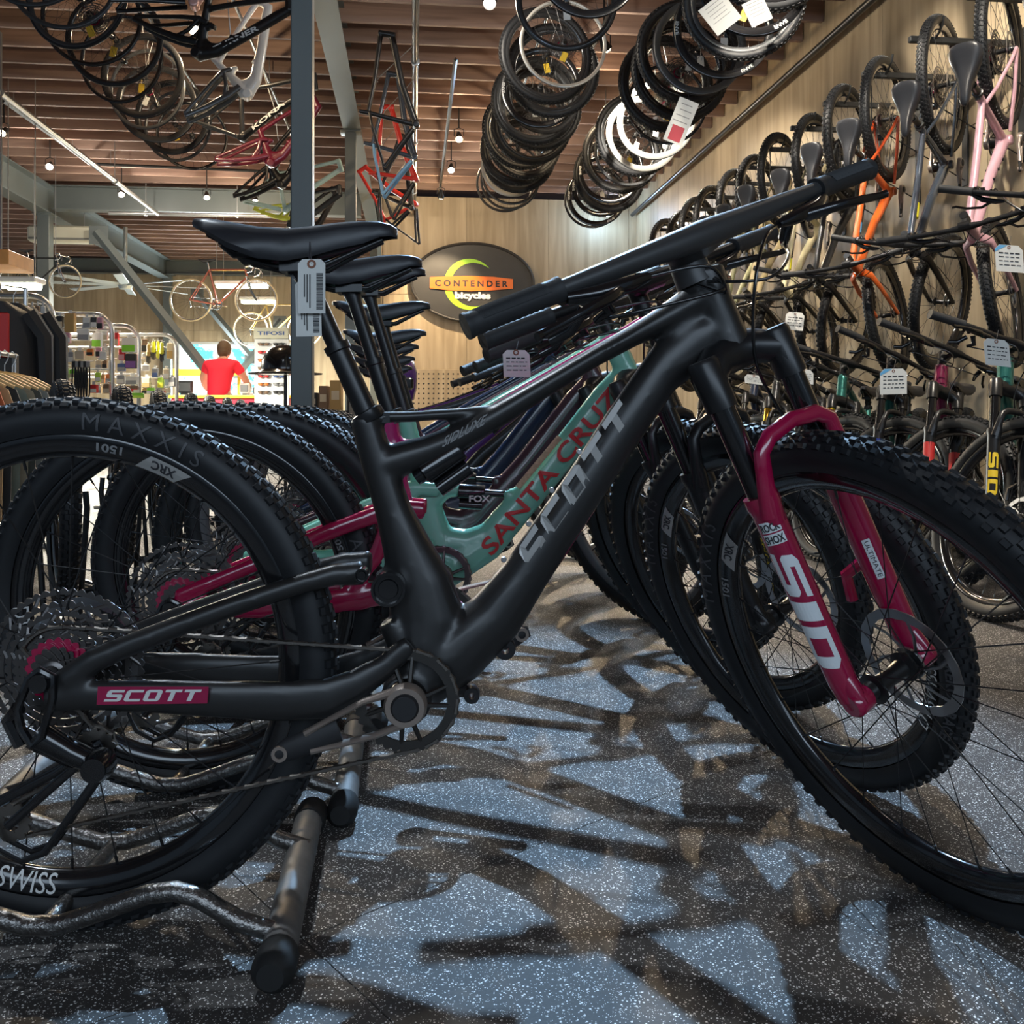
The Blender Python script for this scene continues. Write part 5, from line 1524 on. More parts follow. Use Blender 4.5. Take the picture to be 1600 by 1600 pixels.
w1 = MB().rbox(((wa.x + wb.x) / 2, YF - .03, (wa.z + wb.z) / 2), (wb.x - wa.x + .12, .03, wa.z - wb.z + .12), .004).build('window_1', mat('window_frame', (.5, .5, .48), .5), None, None, 0); w1['kind'] = 'structure'
nW = 3
for i in range(nW):
    x0 = wa.x + (wb.x - wa.x) * i / nW; x1 = wa.x + (wb.x - wa.x) * (i + 1) / nW
    MB().box(((x0 + x1) / 2, YF - .048, (wa.z + wb.z) / 2), (x1 - x0 - .05, .006, wa.z - wb.z)).build('pane', SKYGLOW, w1, smooth=0)
lamp('AREA', 'back_window_daylight', ((wa.x + wb.x) / 2, YF - .2, (wa.z + wb.z) / 2), 320, (.85, .97, 1), target=(wa.x + .6, 5, 1.0), shape='RECTANGLE', size=2.4, size_y=1.1)
YEL = mat('yellow_paint', (.75, .5, .02), .5)
sl = WY(325, 582, 15.9)
sill = thing('wall_shelf', 'yellow fronted shelf at the left of the person in red', 'shelf', (sl.x, sl.y, 0))
MB().rbox((0, 0, sl.z), (1.1, .12, .11), .006).build('shelf_front', YEL, sill, smooth=0)
for sx in (-.5, .5): MB().rbox((sx, .03, sl.z / 2 - .03), (.05, .05, sl.z - .06), .004).build('shelf_leg', YEL, sill, smooth=0)
COUNTERRED = mat('counter_red', (.62, .004, .05), .45); WHITE = mat('white_laminate', (.75, .75, .73), .4)
ca, cb = W(278, 618, 12.0), W(460, 618, 12.0); Lc = (cb - ca).length
ct = thing('service_counter', 'red service counter with a yellow edge, in front of the person', 'counter', ((ca.x + cb.x) / 2, (ca.y + cb.y) / 2, 0), -TH)
MB().rbox((0, 0, ca.z / 2 - .02), (Lc, .5, ca.z - .04), .01).build('front_panel', COUNTERRED, ct, smooth=0)
MB().rbox((0, -.01, ca.z - .02), (Lc + .04, .56, .04), .006).build('top_edge', YEL, ct, smooth=0)
bk = W(400, 606, 13.05)
wd = thing('work_desk', 'white back desk that the person in red leans over', 'desk', (bk.x, bk.y, 0), -TH)
MB().rbox((-.1, 0, .93), (1.9, .6, .04), .005).build('desk_top', WHITE, wd, smooth=0)
for sx in (-1, .82):
    MB().rbox((sx, 0, .455), (.04, .56, .91), .004).build('desk_side', WHITE, wd, smooth=0)
# things on the back desk
for px, py, w, hh, m, nm, lab in ((290, 605, 22, 22, BLACK, 'monitor', 'dark screen on the desk at the left of the person'), (384, 598, 14, 18, WHITE, 'printer', 'white printer on the desk at the right of the person'), (404, 602, 12, 12, GUN, 'card_reader', 'dark card reader on the back desk')):
    c = W(px, py, 13.0); kk = 13.25 / FPX; zb = .951
    t = thing(nm, lab, nm.replace('_', ' '), (c.x, c.y, zb), -TH)
    hh_ = max(.1, hh * kk)
    MB().rbox((0, 0, hh_ * .56), (w * kk, .05 if nm == 'monitor' else .16, hh_ * .86), .008).build('body', m, t, smooth=0)
    MB().rbox((0, 0, hh_ * .07), (w * kk * .5, .14, hh_ * .14), .004).build('foot', BLACK, t, smooth=0)
    MB().rbox((0, -.03 if nm == 'monitor' else -.084, hh_ * .56), (w * kk * .8, .012, hh_ * .6), .003).build('screen' if nm == 'monitor' else 'front_plate', GREYRIM, t, smooth=0)

# person in red, seen from behind, leaning over the desk
SKIN = mat('skin', (.50, .24, .16), .55); HAIR = mat('brown_hair', (.075, .042, .02), .7, noise=(60, .4)); REDSHIRT = mat('red_shirt', (.72, .010, .035), .75, noise=(5, .12)); TROUSER = mat('dark_trousers', (.03, .032, .04), .8)
def skin_body(name, joints, edges, m, parent, lvl=2):
    me = bpy.data.meshes.new(name); me.from_pydata([j[:3] for j in joints], edges, [])
    o = bpy.data.objects.new(name, me); COL.objects.link(o)
    sk = o.modifiers.new('s', 'SKIN'); sk.use_smooth_shade = True
    ss = o.modifiers.new('u', 'SUBSURF'); ss.levels = lvl; ss.render_levels = lvl
    for i, j in enumerate(joints):
        me.skin_vertices[0].data[i].radius = j[3] if isinstance(j[3], tuple) else (j[3], j[3])
    me.skin_vertices[0].data[0].use_root = True
    dg = bpy.context.evaluated_depsgraph_get(); new = bpy.data.meshes.new_from_object(o.evaluated_get(dg))
    bpy.data.objects.remove(o); bpy.data.meshes.remove(me)
    new.materials.clear(); new.materials.append(m); new.polygons.foreach_set('use_smooth', [True] * len(new.polygons))
    return link(new, name, parent)
pp = W(341, 640, 12.75)
person = thing('person', 'person in a red t-shirt seen from behind, leaning over the desk', 'person', (pp.x, pp.y, 0), -TH)
# local: x right, y away from camera, z up ; leaning forward (away), head bowed
J = [(0, 0, .93, (.15, .11)), (0, .03, 1.08, (.155, .11)), (0, .09, 1.24, (.175, .115)), (0, .16, 1.385, (.15, .095)), (0, .205, 1.45, (.055, .055)), (0, .245, 1.52, (.05, .055)),
     (-.19, .15, 1.36, .07), (-.275, .20, 1.20, .055), (-.27, .30, 1.06, .045), (-.20, .44, .985, .034), (-.17, .49, .975, .030),
     (.19, .15, 1.36, .07), (.30, .19, 1.20, .055), (.345, .28, 1.06, .045), (.30, .43, .985, .034), (.27, .48, .975, .030),
     (-.10, 0, .86, (.085, .09)), (-.11, .02, .50, .062), (-.11, .0, .10, .045), (-.115, .13, .045, (.045, .03)),
     (.10, 0, .86, (.085, .09)), (.11, .02, .50, .062), (.11, 0, .10, .045), (.115, .13, .045, (.045, .03))]
E = [(0, 1), (1, 2), (2, 3), (3, 4), (4, 5), (3, 6), (6, 7), (7, 8), (8, 9), (9, 10), (3, 11), (11, 12), (12, 13), (13, 14), (14, 15), (0, 16), (16, 17), (17, 18), (18, 19), (0, 20), (20, 21), (21, 22), (22, 23)]
body = skin_body('body', J, E, SKIN, person)
mb = MB(); mb.sphere((0, .285, 1.575), .105, 16, 12, (.80, 1.0, 1.15)); mb.sphere((0, .395, 1.56), .02, 8, 6, (.8, 1, 1.2))
for s_ in (-1, 1): mb.sphere((s_ * .086, .275, 1.565), .03, 8, 6, (.4, .8, 1)); mb.sphere((s_ * .033, .372, 1.59), .014, 8, 6)
mb.box((0, .388, 1.515), (.05, .01, .01))
mb.build('head', SKIN, person)
mb = MB(); mb.sphere((0, .268, 1.60), .117, 18, 12, (.83, 1.0, 1.08)); mb.sphere((0, .21, 1.555), .085, 14, 10, (.9, .75, 1.0))
mb.build('hair', HAIR, person)
JS = [(0, -.005, .82, (.17, .13)), (0, .03, 1.08, (.17, .125)), (0, .09, 1.24, (.19, .13)), (0, .155, 1.375, (.155, .105)), (0, .19, 1.425, (.075, .07)),
      (-.19, .15, 1.365, .082), (-.262, .19, 1.235, .074), (.19, .15, 1.365, .082), (.282, .18, 1.235, .074)]
skin_body('t_shirt', JS, [(0, 1), (1, 2), (2, 3), (3, 4), (3, 5), (5, 6), (3, 7), (7, 8)], REDSHIRT, person)
JT = [(0, 0, .90, (.16, .12)), (-.10, 0, .84, (.095, .10)), (-.11, .02, .50, .075), (-.11, .0, .09, .06), (.10, 0, .84, (.095, .10)), (.11, .02, .50, .075), (.11, 0, .09, .06)]
skin_body('trousers', JT, [(0, 1), (1, 2), (2, 3), (0, 4), (4, 5), (5, 6)], TROUSER, person)
for s_ in (-1, 1):
    hx, hy, hz = (-.17, .49, .975) if s_ < 0 else (.27, .48, .975)
    mb = MB(); mb.rbox((hx, hy + .045, hz), (.075, .09, .028), .012)
    for q in range(4): mb.tube([(hx - .03 + .02 * q, hy + .085, hz), (hx - .032 + .021 * q, hy + .12, hz + .004), (hx - .033 + .022 * q, hy + .15 + .008 * (q in (1, 2)), hz - .014)], .0085, 6)
    mb.tube([(hx - s_ * .035, hy + .03, hz), (hx - s_ * .058, hy + .06, hz), (hx - s_ * .065, hy + .09, hz - .008)], .0095, 6)
    mb.build('hand', SKIN, person)

# ceiling fan, strip lights, air unit
FANM = mat('fan_alloy', (.5, .56, .57), .35, metal=.5)
fp = W(196, 440, 16.0)
fan = thing('ceiling_fan', 'large pale ceiling fan with long blades in the left bay', 'fan', fp)
MB().tube([(0, 0, .02), (0, 0, ZC - fp.z)], .035, 10).build('drop_rod', FANM, fan)
MB().lathe([(0, -.14), (.10, -.13), (.13, -.05), (.13, .06), (.09, .16), (0, .17)], 16, axis=(0, 0, 1)).build('motor', FANM, fan)
for i in range(8):
    a = 2 * pi * i / 8 + .2; R = Matrix.Rotation(a, 3, 'Z') @ Matrix.Rotation(.16, 3, 'X')
    MB().rbox(R @ Vector((.72, 0, -.06)), (1.25, .15, .016), .005, R).build('blade', FANM, fan, smooth=0)
TUBEGLOW = mat('tube_glow', (.9, 1, .8), .4, emit=((.93, 1, .78), 9))
def strip(label, px0, px1, py, d):
    a, b = W(px0, py, d), W(px1, py, d); L = (b - a).length; c = (a + b) / 2
    t = thing('strip_light', label, 'lamp', c, -TH)
    MB().rbox((0, 0, .07), (L, .22, .06), .012).build('housing', WHITE, t, smooth=0)
    for y in (-.05, .05): MB().tube([(-L / 2 + .03, y, .02), (L / 2 - .03, y, .02)], .035, 10).build('tube', TUBEGLOW, t)
    MB().tube([(-L * .35, 0, .1), (-L * .35, 0, ZC + .2 - c.z)], .006, 5).tube([(L * .35, 0, .1), (L * .35, 0, ZC + .2 - c.z)], .006, 5).build('cable', GALV, t)
    lamp('AREA', 'strip_beam', (0, 0, -.03), 480, (1, .96, .80), parent=t, shape='RECTANGLE', size=L, size_y=.2)
strip('long bright strip light behind the hanging road bike', 337, 420, 449, 15.0); strip('shorter strip light just below the other one', 376, 431, 473, 16.5); strip('strip light at the far left edge below the wooden shelf', 4, 64, 450, 9.0)
au = thing('air_unit', 'cream wall air conditioner behind the far left column', 'air conditioner', WY(98, 367, YB + .3)); ku = 14.2 / FPX
MB().rbox((0, 0, 0), (92 * ku, .24, 24 * ku), .03).build('case', mat('cream_plastic', (.62, .60, .48), .4), au)
MB().tube([(-.3, 0, .08), (-.3, 0, 4.1 - au.location.z)], .008, 6).tube([(.3, 0, .08), (.3, 0, 4.1 - au.location.z)], .008, 6).build('hanging_rod', GALV, au)
MB().rbox((0, -.13, -8 * ku), (86 * ku, .03, 3 * ku), .004).build('louvre', mat('vent_dark', (.2, .2, .18), .5), au, smooth=0)

# old road bikes hung up for show
GUMT = mat('gum_wall', (.55, .45, .27), .6); RUST = mat('bronze_red', (.30, .07, .04), .3, coat=.4); CHROME = mat('chrome', (.75, .75, .74), .12, metal=1); OCHRE = mat('ochre_paint', (.5, .36, .12), .35)
thin_rim = rim_mesh('road_rim', .311, .014, .010, 48); thin_tire = MB().lathe([(.321 + .013 * cos(radians(a)), .013 * sin(radians(a))) for a in (-150, -100, -50, 0, 50, 100, 150)], 48, cap=False).mesh('tire', GUMT, 60)
spk = spoke_mesh('spokes', .298, .02, .026, 24, .0012)
def old_bike(label, rc, d, scale, fm, wires=True, turn=0.0):
    """rc = pixel of the rear axle"""
    c = W(rc[0], rc[1], d); R = Matrix.Translation(c) @ Matrix.Rotation(-TH + turn, 4, 'Z') @ Matrix.Scale(scale, 4)
    t = thing('road_bicycle', label, 'bicycle', mtx=R, group='old road bikes on show')
    for nm, x in (('rear_wheel', 0), ('front_wheel', 1.02)):
        w = link(thin_rim, nm, t, Matrix.Translation((x, 0, 0)), CHROME); link(thin_tire, 'tire', w); link(spk, 'spokes', w); link(MESH['hubr'], 'hub', w, Matrix.Scale(.7, 4))
    mb = MB()
    bb = (.42, -.07); st = (.29, .47); hd = (.85, .47); hb = (.875, .36)
    V = lambda q, y=0: (q[0], y, q[1])
    for a, b, r in ((bb, st, .016), (st, hd, .015), (bb, hb, .017), (hd, hb, .018)): mb.tube([V(a), V(b)], r, 8)
    for s_ in (-1, 1):
        mb.tube([V(st, s_ * .015), V((0, 0), s_ * .06)], .008, 6); mb.tube([V(bb, s_ * .03), V((0, 0), s_ * .06)], .010, 6)
    mb.build('frame', fm, t)
    mb = MB()
    for s_ in (-1, 1): mb.tube([V(hb, s_ * .045), V((.93, .15), s_ * .05), V((1.02, 0), s_ * .05)], [.013, .011, .008], 6)
    mb.tube([V(hb, -.05), V(hb, .05)], .013, 6); mb.build('fork', CHROME, t)
    mb = MB(); mb.tube([V(hd), V((.84, .52)), V((.93, .53))], .013, 8)
    for s_ in (-1, 1): mb.tube([(.93, 0, .53), (.94, s_ * .19, .53), (1.0, s_ * .205, .525), (1.03, s_ * .205, .48), (1.0, s_ * .205, .42), (.92, s_ * .205, .40)], .012, 8); mb.tube([(1.02, s_ * .205, .50), (1.06, s_ * .205, .44), (1.05, s_ * .205, .38)], .008, 6)
    mb.build('drop_bar', CHROME, t)
    mb = MB(); mb.tube([V(st), V((.262, .60))], .012, 8); mb.build('seatpost', CHROME, t)
    link(MESH['saddle'], 'saddle', t, Matrix.Translation((.255, 0, .63)), BLACKMATTE)
    mb = MB(); mb.lathe([(.07, -.05), (.085, -.05), (.085, -.045), (.07, -.045)], 24, c=V(bb), closed=True)
    for i in range(5): a = i * 1.2566; mb.tube([(bb[0], -.048, bb[1]), (bb[0] + .075 * cos(a), -.048, bb[1] + .075 * sin(a))], .006, 5)
    mb.tube([V(bb, -.06), (bb[0] + .165, -.07, bb[1] - .04)], .010, 6); mb.tube([V(bb, .06), (bb[0] - .165, .07, bb[1] + .04)], .010, 6); mb.tube([V(bb, -.06), V(bb, .06)], .02, 8)
    mb.tube([(bb[0], -.047, bb[1] + .08), (0, -.04, .045)], .004, 5); mb.tube([(bb[0], -.047, bb[1] - .08), (.02, -.04, -.09)], .004, 5); mb.tube([(0, -.045, -.02), (.02, -.045, -.11)], .012, 6)
    mb.build('crankset', CHROME, t)
    if wires:
        zt = (ZC - c.z) / scale
        MB().tube([(.40, 0, .47), (.40, 0, zt)], .005, 5).tube([(.83, 0, .47), (.83, 0, zt)], .005, 5).build('hanging_wire', GALV, t)
    return t
old_bike('bronze red road bicycle hung high in the left bay', (298, 469), 14.4, 1.0, RUST); old_bike('ochre road bicycle hung lower, above the sunglasses stand', (392, 515), 17.6, 1.0, OCHRE)
shp = W(10, 404, 7.6)
sh_ = tag(MB().rbox(W(6, 409, 7.6), (.28, .5, .12), .006).build('wooden_shelf', mat('orange_wood', (.62, .30, .09), .5, noise=(12, .25))), 'orange wooden shelf block at the far left edge', 'shelf')
MB().tube([(0, 0, 0), (0, 0, ZC - 2)], .008, 6).build('support_rod', GALV, sh_, Matrix.Translation(W(2, 404, 7.8)))
old_bike('small black road bicycle at the far left edge', (22, 440), 11.5, .62, BLACK)

# ================================================================== aisle racks with small goods
RACKM = mat('brushed_rack', (.50, .49, .47), .35, metal=.85)
def rack(label, px, py, d, width, yd):
    top = W(px, py, d)
    t = thing('display_rack', label, 'rack', (top.x, top.y, 0), -TH, group='arched display racks')
    z = top.z; r = .14
    arcp = [(0, 0, .02), (0, 0, z - r)] + [(-r + r * cos(radians(a)), 0, z - r + r * sin(radians(a))) for a in (15, 30, 45, 60, 75, 90)] + [(-width + r, 0, z)] + [(-width + r - r * sin(radians(a)), 0, z - r + r * cos(radians(a))) for a in (15, 30, 45, 60, 75, 90)] + [(-width, 0, .02)]
    MB().tube(arcp, .0185, 10).build('arch', RACKM, t)
    for x in (0, -width): MB().rbox((x, 0, .012), (.06, .5, .024), .004).build('foot', RACKM, t, smooth=0)
    for zz in (z - .12, z - .42, z - .75, z - 1.05):
        MB().tube([(-width, .01, zz), (0, .01, zz)], .008, 6).build('cross_bar', RACKM, t)
    return t
rack('nearest arched rack, beside the hanging shirts', 82, 462, 6.0, 1.25, 0); rack('second arched rack along the left aisle', 175, 491, 7.1, 1.25, 0); rack('third arched rack, behind the green packets', 217, 509, 8.1, 1.2, 0); rack('farthest arched rack, with the yellow gloves', 276, 523, 9.1, 1.2, 0)
GC = {'tan': (.45, .28, .10), 'white': (.72, .70, .66), 'green': (.22, .60, .04), 'black': (.02, .02, .022), 'red': (.6, .03, .03), 'yellow': (.75, .72, .05), 'purple': (.2, .08, .3), 'orange': (.7, .2, .04), 'grey': (.3, .3, .31), 'pink': (.6, .3, .35), 'brown': (.20, .12, .07), 'blue': (.07, .12, .3), 'lime': (.5, .75, .08), 'cream': (.6, .5, .36)}
GM = {k_: mat('goods_' + k_, v, .55) for k_, v in GC.items()}
def pack(label, x0, y0, x1, y1, c, d, c2=None):
    k = d / FPX; p = W((x0 + x1) / 2, y0, d); w, hh = (x1 - x0) * k, (y1 - y0) * k
    t = thing('packet', label, 'packet', p, -TH + random.uniform(-.2, .2), group='packets on the aisle racks')
    dp = min(.05, w * .5)
    MB().rbox((0, 0, -hh * .5), (w, dp, hh), .004).build('carton', GM[c], t, smooth=0)
    if c2: MB().rbox((0, -dp * .5 - .001, -hh * (.72)), (w * .96, .003, hh * .45), .001).build('label_panel', GM[c2], t, smooth=0)
    MB().rbox((0, 0, .012), (w * .4, .003, .03), .001).tube([(0, .0, .016), (0, .07, .02)], .003, 5).build('hang_tab', GM['white'], t, smooth=0)
def glove(label, x0, y0, x1, y1, c, c2, d):
    k = d / FPX; p = W((x0 + x1) / 2, y0, d); w, hh = (x1 - x0) * k, (y1 - y0) * k
    t = thing('glove', label, 'glove', p, -TH, group='gloves on the farthest rack')
    mb = MB(); mb.rbox((0, 0, -hh * .2), (w * .62, .03, hh * .4), .008); mb.rbox((0, 0, -hh * .48), (w * .8, .034, hh * .3), .01); mb.build('cuff', GM[c], t)
    mb = MB()
    for q in range(4): mb.tube([(w * (-.3 + .2 * q), 0, -hh * .58), (w * (-.33 + .22 * q), -.006, -hh * .8), (w * (-.34 + .225 * q), 0, -hh * (.95 + .05 * (q in (1, 2))))], w * .095, 6)
    mb.tube([(w * .38, 0, -hh * .42), (w * .52, 0, -hh * .56), (w * .54, 0, -hh * .68)], w * .1, 6); mb.build('fingers', GM[c2], t)
    MB().tube([(0, 0, 0), (0, .06, .015)], .003, 5).rbox((0, 0, .01), (w * .3, .003, .03), .001).build('hang_tab', GM['white'], t, smooth=0)
D2, D3, D4 = 7.0, 8.0, 9.0
PACKS = [('tan card packet on the second rack', 102, 490, 118, 519, 'tan', None, D2), ('white packet beside the tan card packet', 122, 514, 139, 532, 'white', 'grey', D2), ('small black packet on the second rack', 88, 494, 99, 512, 'black', 'cream', D2), ('pink packet under the tan card', 92, 520, 110, 536, 'pink', 'white', D2),
         ('orange packet in the second rack', 88, 536, 101, 546, 'orange', None, D2), ('white and green packet behind the second rack post', 145, 520, 160, 543, 'white', 'green', D2 + .1), ('grey packet on the second rack, low', 104, 550, 116, 566, 'grey', 'white', D2), ('cream packet next to the grey one', 118, 548, 132, 562, 'cream', None, D2),
         ('cream packet beside the black straps', 97, 574, 108, 592, 'cream', 'white', D2), ('red packet near the foot of the second rack', 140, 601, 153, 614, 'red', 'white', D2), ('white packet in the middle of the second rack', 156, 549, 166, 562, 'white', None, D2), ('orange barred packet on the second rack', 136, 545, 146, 556, 'orange', 'black', D2),
         ('lime packet low on the second rack', 149, 582, 157, 597, 'lime', 'white', D2), ('red capped packet on the third rack', 177, 520, 186, 540, 'red', 'cream', D3), ('white and green packet on the third rack', 192, 528, 213, 551, 'white', 'green', D3), ('black pouch under the white and green packet', 197, 553, 213, 576, 'black', 'purple', D3),
         ('red packet left of the black pouch', 186, 545, 196, 563, 'red', 'pink', D3), ('white tub packet on the third rack', 198, 588, 216, 601, 'white', 'grey', D3), ('brown packet on the third rack', 199, 603, 216, 612, 'brown', 'red', D3), ('green packet at the foot of the third rack', 202, 614, 224, 622, 'green', 'lime', D3 - .2),
         ('blue packet on the third rack', 184, 568, 196, 580, 'blue', 'grey', D3), ('grey packet low on the third rack', 183, 586, 196, 600, 'grey', 'white', D3), ('tan card packet on the farthest rack', 261, 536, 271, 561, 'cream', 'tan', D4), ('brown packet left on the farthest rack', 222, 530, 232, 550, 'brown', 'black', D4),
         ('grey packet under the yellow gloves', 238, 575, 247, 590, 'grey', 'blue', D4), ('cream packet low on the farthest rack', 255, 576, 264, 592, 'cream', 'white', D4), ('lime packet low on the farthest rack', 247, 590, 256, 606, 'lime', 'yellow', D4), ('pale packet at the right end of the farthest rack', 264, 590, 274, 604, 'grey', 'white', D4), ('cream packet at the left end of the farthest rack', 223, 590, 236, 606, 'cream', 'tan', D4)]
for a in PACKS: pack(a[0], a[1], a[2], a[3], a[4], a[5], a[7], a[6])
random.seed(5)
RK = {'nearest': (22, 74, 5.95, (478, 516, 556, 598), (24, 26, 28, 28)), 'second': (87, 168, D2, (496, 522, 551, 577, 600), (20, 22, 18, 17, 17)), 'third': (150, 212, D3, (516, 541, 563, 585, 604), (18, 17, 16, 15, 13)), 'farthest': (222, 270, D4, (530, 552, 570, 588, 606), (15, 13, 12, 13, 10))}
for rk, (xa, xb, d_, ys_, hs_) in RK.items():
    for r_, (y_, h_) in enumerate(zip(ys_, hs_)):
        x = xa; n_ = 0
        while x < xb - 6:
            w_ = random.uniform(6, 12); hh = h_ * random.uniform(.75, 1.0)
            box_ = (x, y_, x + w_, y_ + hh)
            if not any(a[7] in (d_, d_ + .1, d_ - .2) and a[1] < box_[2] and a[3] > box_[0] and a[2] < box_[3] and a[4] > box_[1] for a in PACKS) and not (rk == 'second' and 110 < x < 142 and r_ > 2) and not (rk == 'farthest' and r_ < 2 and 225 < x < 258):
                c_ = random.choice(('black', 'black', 'white', 'cream', 'brown', 'grey', 'tan', 'pink', 'red', 'black', 'grey', 'white', 'green', 'orange'))
                pack('%s packet on the %s rack, %s row, %s from the left' % (c_, rk, ORD[r_], ORD[n_]), *box_, c_, d_, random.choice((None, 'white', 'black', 'grey', 'cream', 'red')))
                n_ += 1
            x += w_ + random.uniform(.6, 2.5)
glove('yellow glove on the farthest rack, left one', 236, 533, 244, 562, 'yellow', 'black', D4 - .1); glove('yellow glove on the farthest rack, middle one', 244, 533, 250, 560, 'yellow', 'yellow', D4 - .12); glove('yellow glove on the farthest rack, right one', 249, 535, 257, 565, 'yellow', 'black', D4 - .14)
glove('tan glove left of the yellow gloves', 228, 538, 236, 568, 'tan', 'black', D4 - .1)
for i in range(6):                                        # black strap locks
    p = W(116 + 4.2 * i, 569, 6.9)
    t = thing('cable_lock', 'black cable lock hanging on the second rack, ' + ORD[i] + ' from the left', 'lock', p, -TH, group='cable locks on the second rack')
    MB().tube([(-.012, 0, 0), (-.016, 0, -.12), (-.012, 0, -.23), (.0, 0, -.255), (.012, 0, -.23), (.016, 0, -.12), (.012, 0, 0)], .006, 6, closed=True).build('loop', BLACK, t)
    MB().rbox((0, 0, -.0), (.035, .02, .05), .006).tube([(0, .0, .02), (0, .1, .03)], .003, 5).build('lock_head', GM['grey'] if i % 2 else BLACK, t)

# hanging shirts on a rail
rail = [W(-128, 528, 3.7), W(24, 545, 4.9)]; rail[1].z = rail[0].z
rt = thing('clothes_rail', 'steel clothes rail carrying the row of shirts', 'rail', (rail[0].x, rail[0].y, 0))
dv = rail[1] - rail[0]; zr = rail[0].z
MB().tube([(0, 0, 0.01), (0, 0, zr), (dv.x, dv.y, zr), (dv.x, dv.y, 0.01)], .016, 10).build('rail_tube', RACKM, rt)
for q in (0, 1): MB().rbox((dv.x * q, dv.y * q, .012), (.5, .06, .024), .004).build('foot', RACKM, rt, smooth=0)
SHC = [((.20, .25, .25), 'grey-green'), ((.55, .13, .05), 'rust orange'), ((.50, .36, .19), 'tan'), ((.035, .04, .045), 'charcoal'), ((.24, .27, .22), 'sage green'), ((.34, .30, .22), 'khaki'), ((.09, .10, .09), 'dark olive'), ((.28, .30, .28), 'pale grey'), ((.14, .12, .10), 'dark brown'), ((.30, .36, .35), 'light teal')]
HANGW = mat('hanger_wood', (.62, .38, .12), .4)
for i, (c, nm) in enumerate(SHC):
    f = (i + .6) / len(SHC); p = rail[0].lerp(rail[1], f)
    t = thing('shirt', nm + ' shirt on a wooden hanger, ' + ORD[i] + ' on the rail from the front', 'shirt', p, radians(18 + random.uniform(-5, 5)), group='shirts on the clothes rail')
    MB().tube([(0, 0, -.02 - .11), (0, 0, -.055), (.014, 0, -.028), (.02, 0, -.0), (0, 0, .020), (-.02, 0, .0)], .0025, 6).build('hook', RACKM, t)
    MB().tube([(-.215, 0, -.185), (-.10, 0, -.125), (0, 0, -.10), (.10, 0, -.125), (.215, 0, -.185)], [(.010, .008), (.012, .008), (.013, .008), (.012, .008), (.010, .008)], 8, side=(0, 1, 0)).build('hanger', HANGW, t)
    mb = MB(); prof = [(-.08, -.125), (-.225, -.195), (-.30, -.42), (-.24, -.44), (-.21, -.30), (-.20, -.78), (.20, -.78), (.21, -.30), (.24, -.44), (.30, -.42), (.225, -.195), (.08, -.125), (.0, -.16)]
    n = len(prof); fr = [(x, -.022 + .01 * abs(x) / .3, z) for x, z in prof]; bk_ = [(x, .022 - .01 * abs(x) / .3, z) for x, z in prof]
    mb.add(fr + bk_, [tuple(range(n)), tuple(range(2 * n - 1, n - 1, -1))] + [(k_, n + k_, n + (k_ + 1) % n, (k_ + 1) % n) for k_ in range(n)])
    mb.build('shirt_body', mat('cloth_' + nm.replace(' ', '_'), c, .85, noise=(14, .12)), t, smooth=30)
# black jackets and a bag above them
r2 = W(-60, 436, 5.2); r3 = W(40, 452, 5.6); r3.z = r2.z
jr = thing('clothes_rail', 'upper dark rail carrying the black jackets', 'rail', (r2.x, r2.y, 0)); dj = r3 - r2
MB().tube([(0, 0, .01), (0, 0, r2.z), (dj.x, dj.y, r2.z), (dj.x, dj.y, .01)], .014, 8).build('rail_tube', RACKM, jr)
for i, (c, lab, f) in enumerate(((GM['black'], 'black jacket with a red front, hanging highest at left', .55), (BLACKMATTE, 'second black jacket beside the arched rack', .80))):
    p = r2.lerp(r3, f); t = thing('jacket', lab, 'jacket', p, radians(25))
    MB().tube([(0, 0, -.10), (0, 0, -.05), (.014, 0, -.025), (.018, 0, .0), (0, 0, .018), (-.018, 0, 0)], .0025, 6).build('hook', RACKM, t)
    mb = MB(); mb.tube([(0, 0, -.10), (0, 0, -.17), (0, 0, -.4), (0, 0, -.62)], [(.05, .05), (.19, .06), (.20, .075), (.21, .07)], 14, side=(0, 1, 0))
    for s_ in (-1, 1): mb.tube([(s_ * .15, 0, -.16), (s_ * .24, 0, -.30), (s_ * .25, -.01, -.62)], [.06, .055, .045], 8)
    mb.build('jacket_body', c, t)
    if i == 0: MB().rbox((.02, -.085, -.30), (.07, .02, .26), .008).build('red_front', GM['red'], t)
    MB().tube([(0, -.08, -.14), (0, -.082, -.6)], .004, 5).build('zip', RACKM, t)
bp = W(62, 522, 5.7)
bag = thing('backpack', 'black backpack hooked on the nearest arched rack', 'bag', bp, radians(20))
MB().tube([(-.02, 0, .10), (-.01, 0, .08), (0, 0, .0), (.02, 0, -.09), (.02, 0, -.11)], [(.04, .03), (.075, .05), (.085, .06), (.08, .06), (.05, .04)], 12, side=(0, 1, 0)).build('bag_body', BLACKMATTE, bag)
MB().tube([(-.05, -.05, .06), (.0, -.07, .02), (.05, -.06, -.06)], .006, 6).build('zip', GM['grey'], bag)
MB().tube([(-.02, 0, .09), (-.03, .03, .15), (-.02, .20, .16)], .008, 6).build('strap', BLACK, bag)

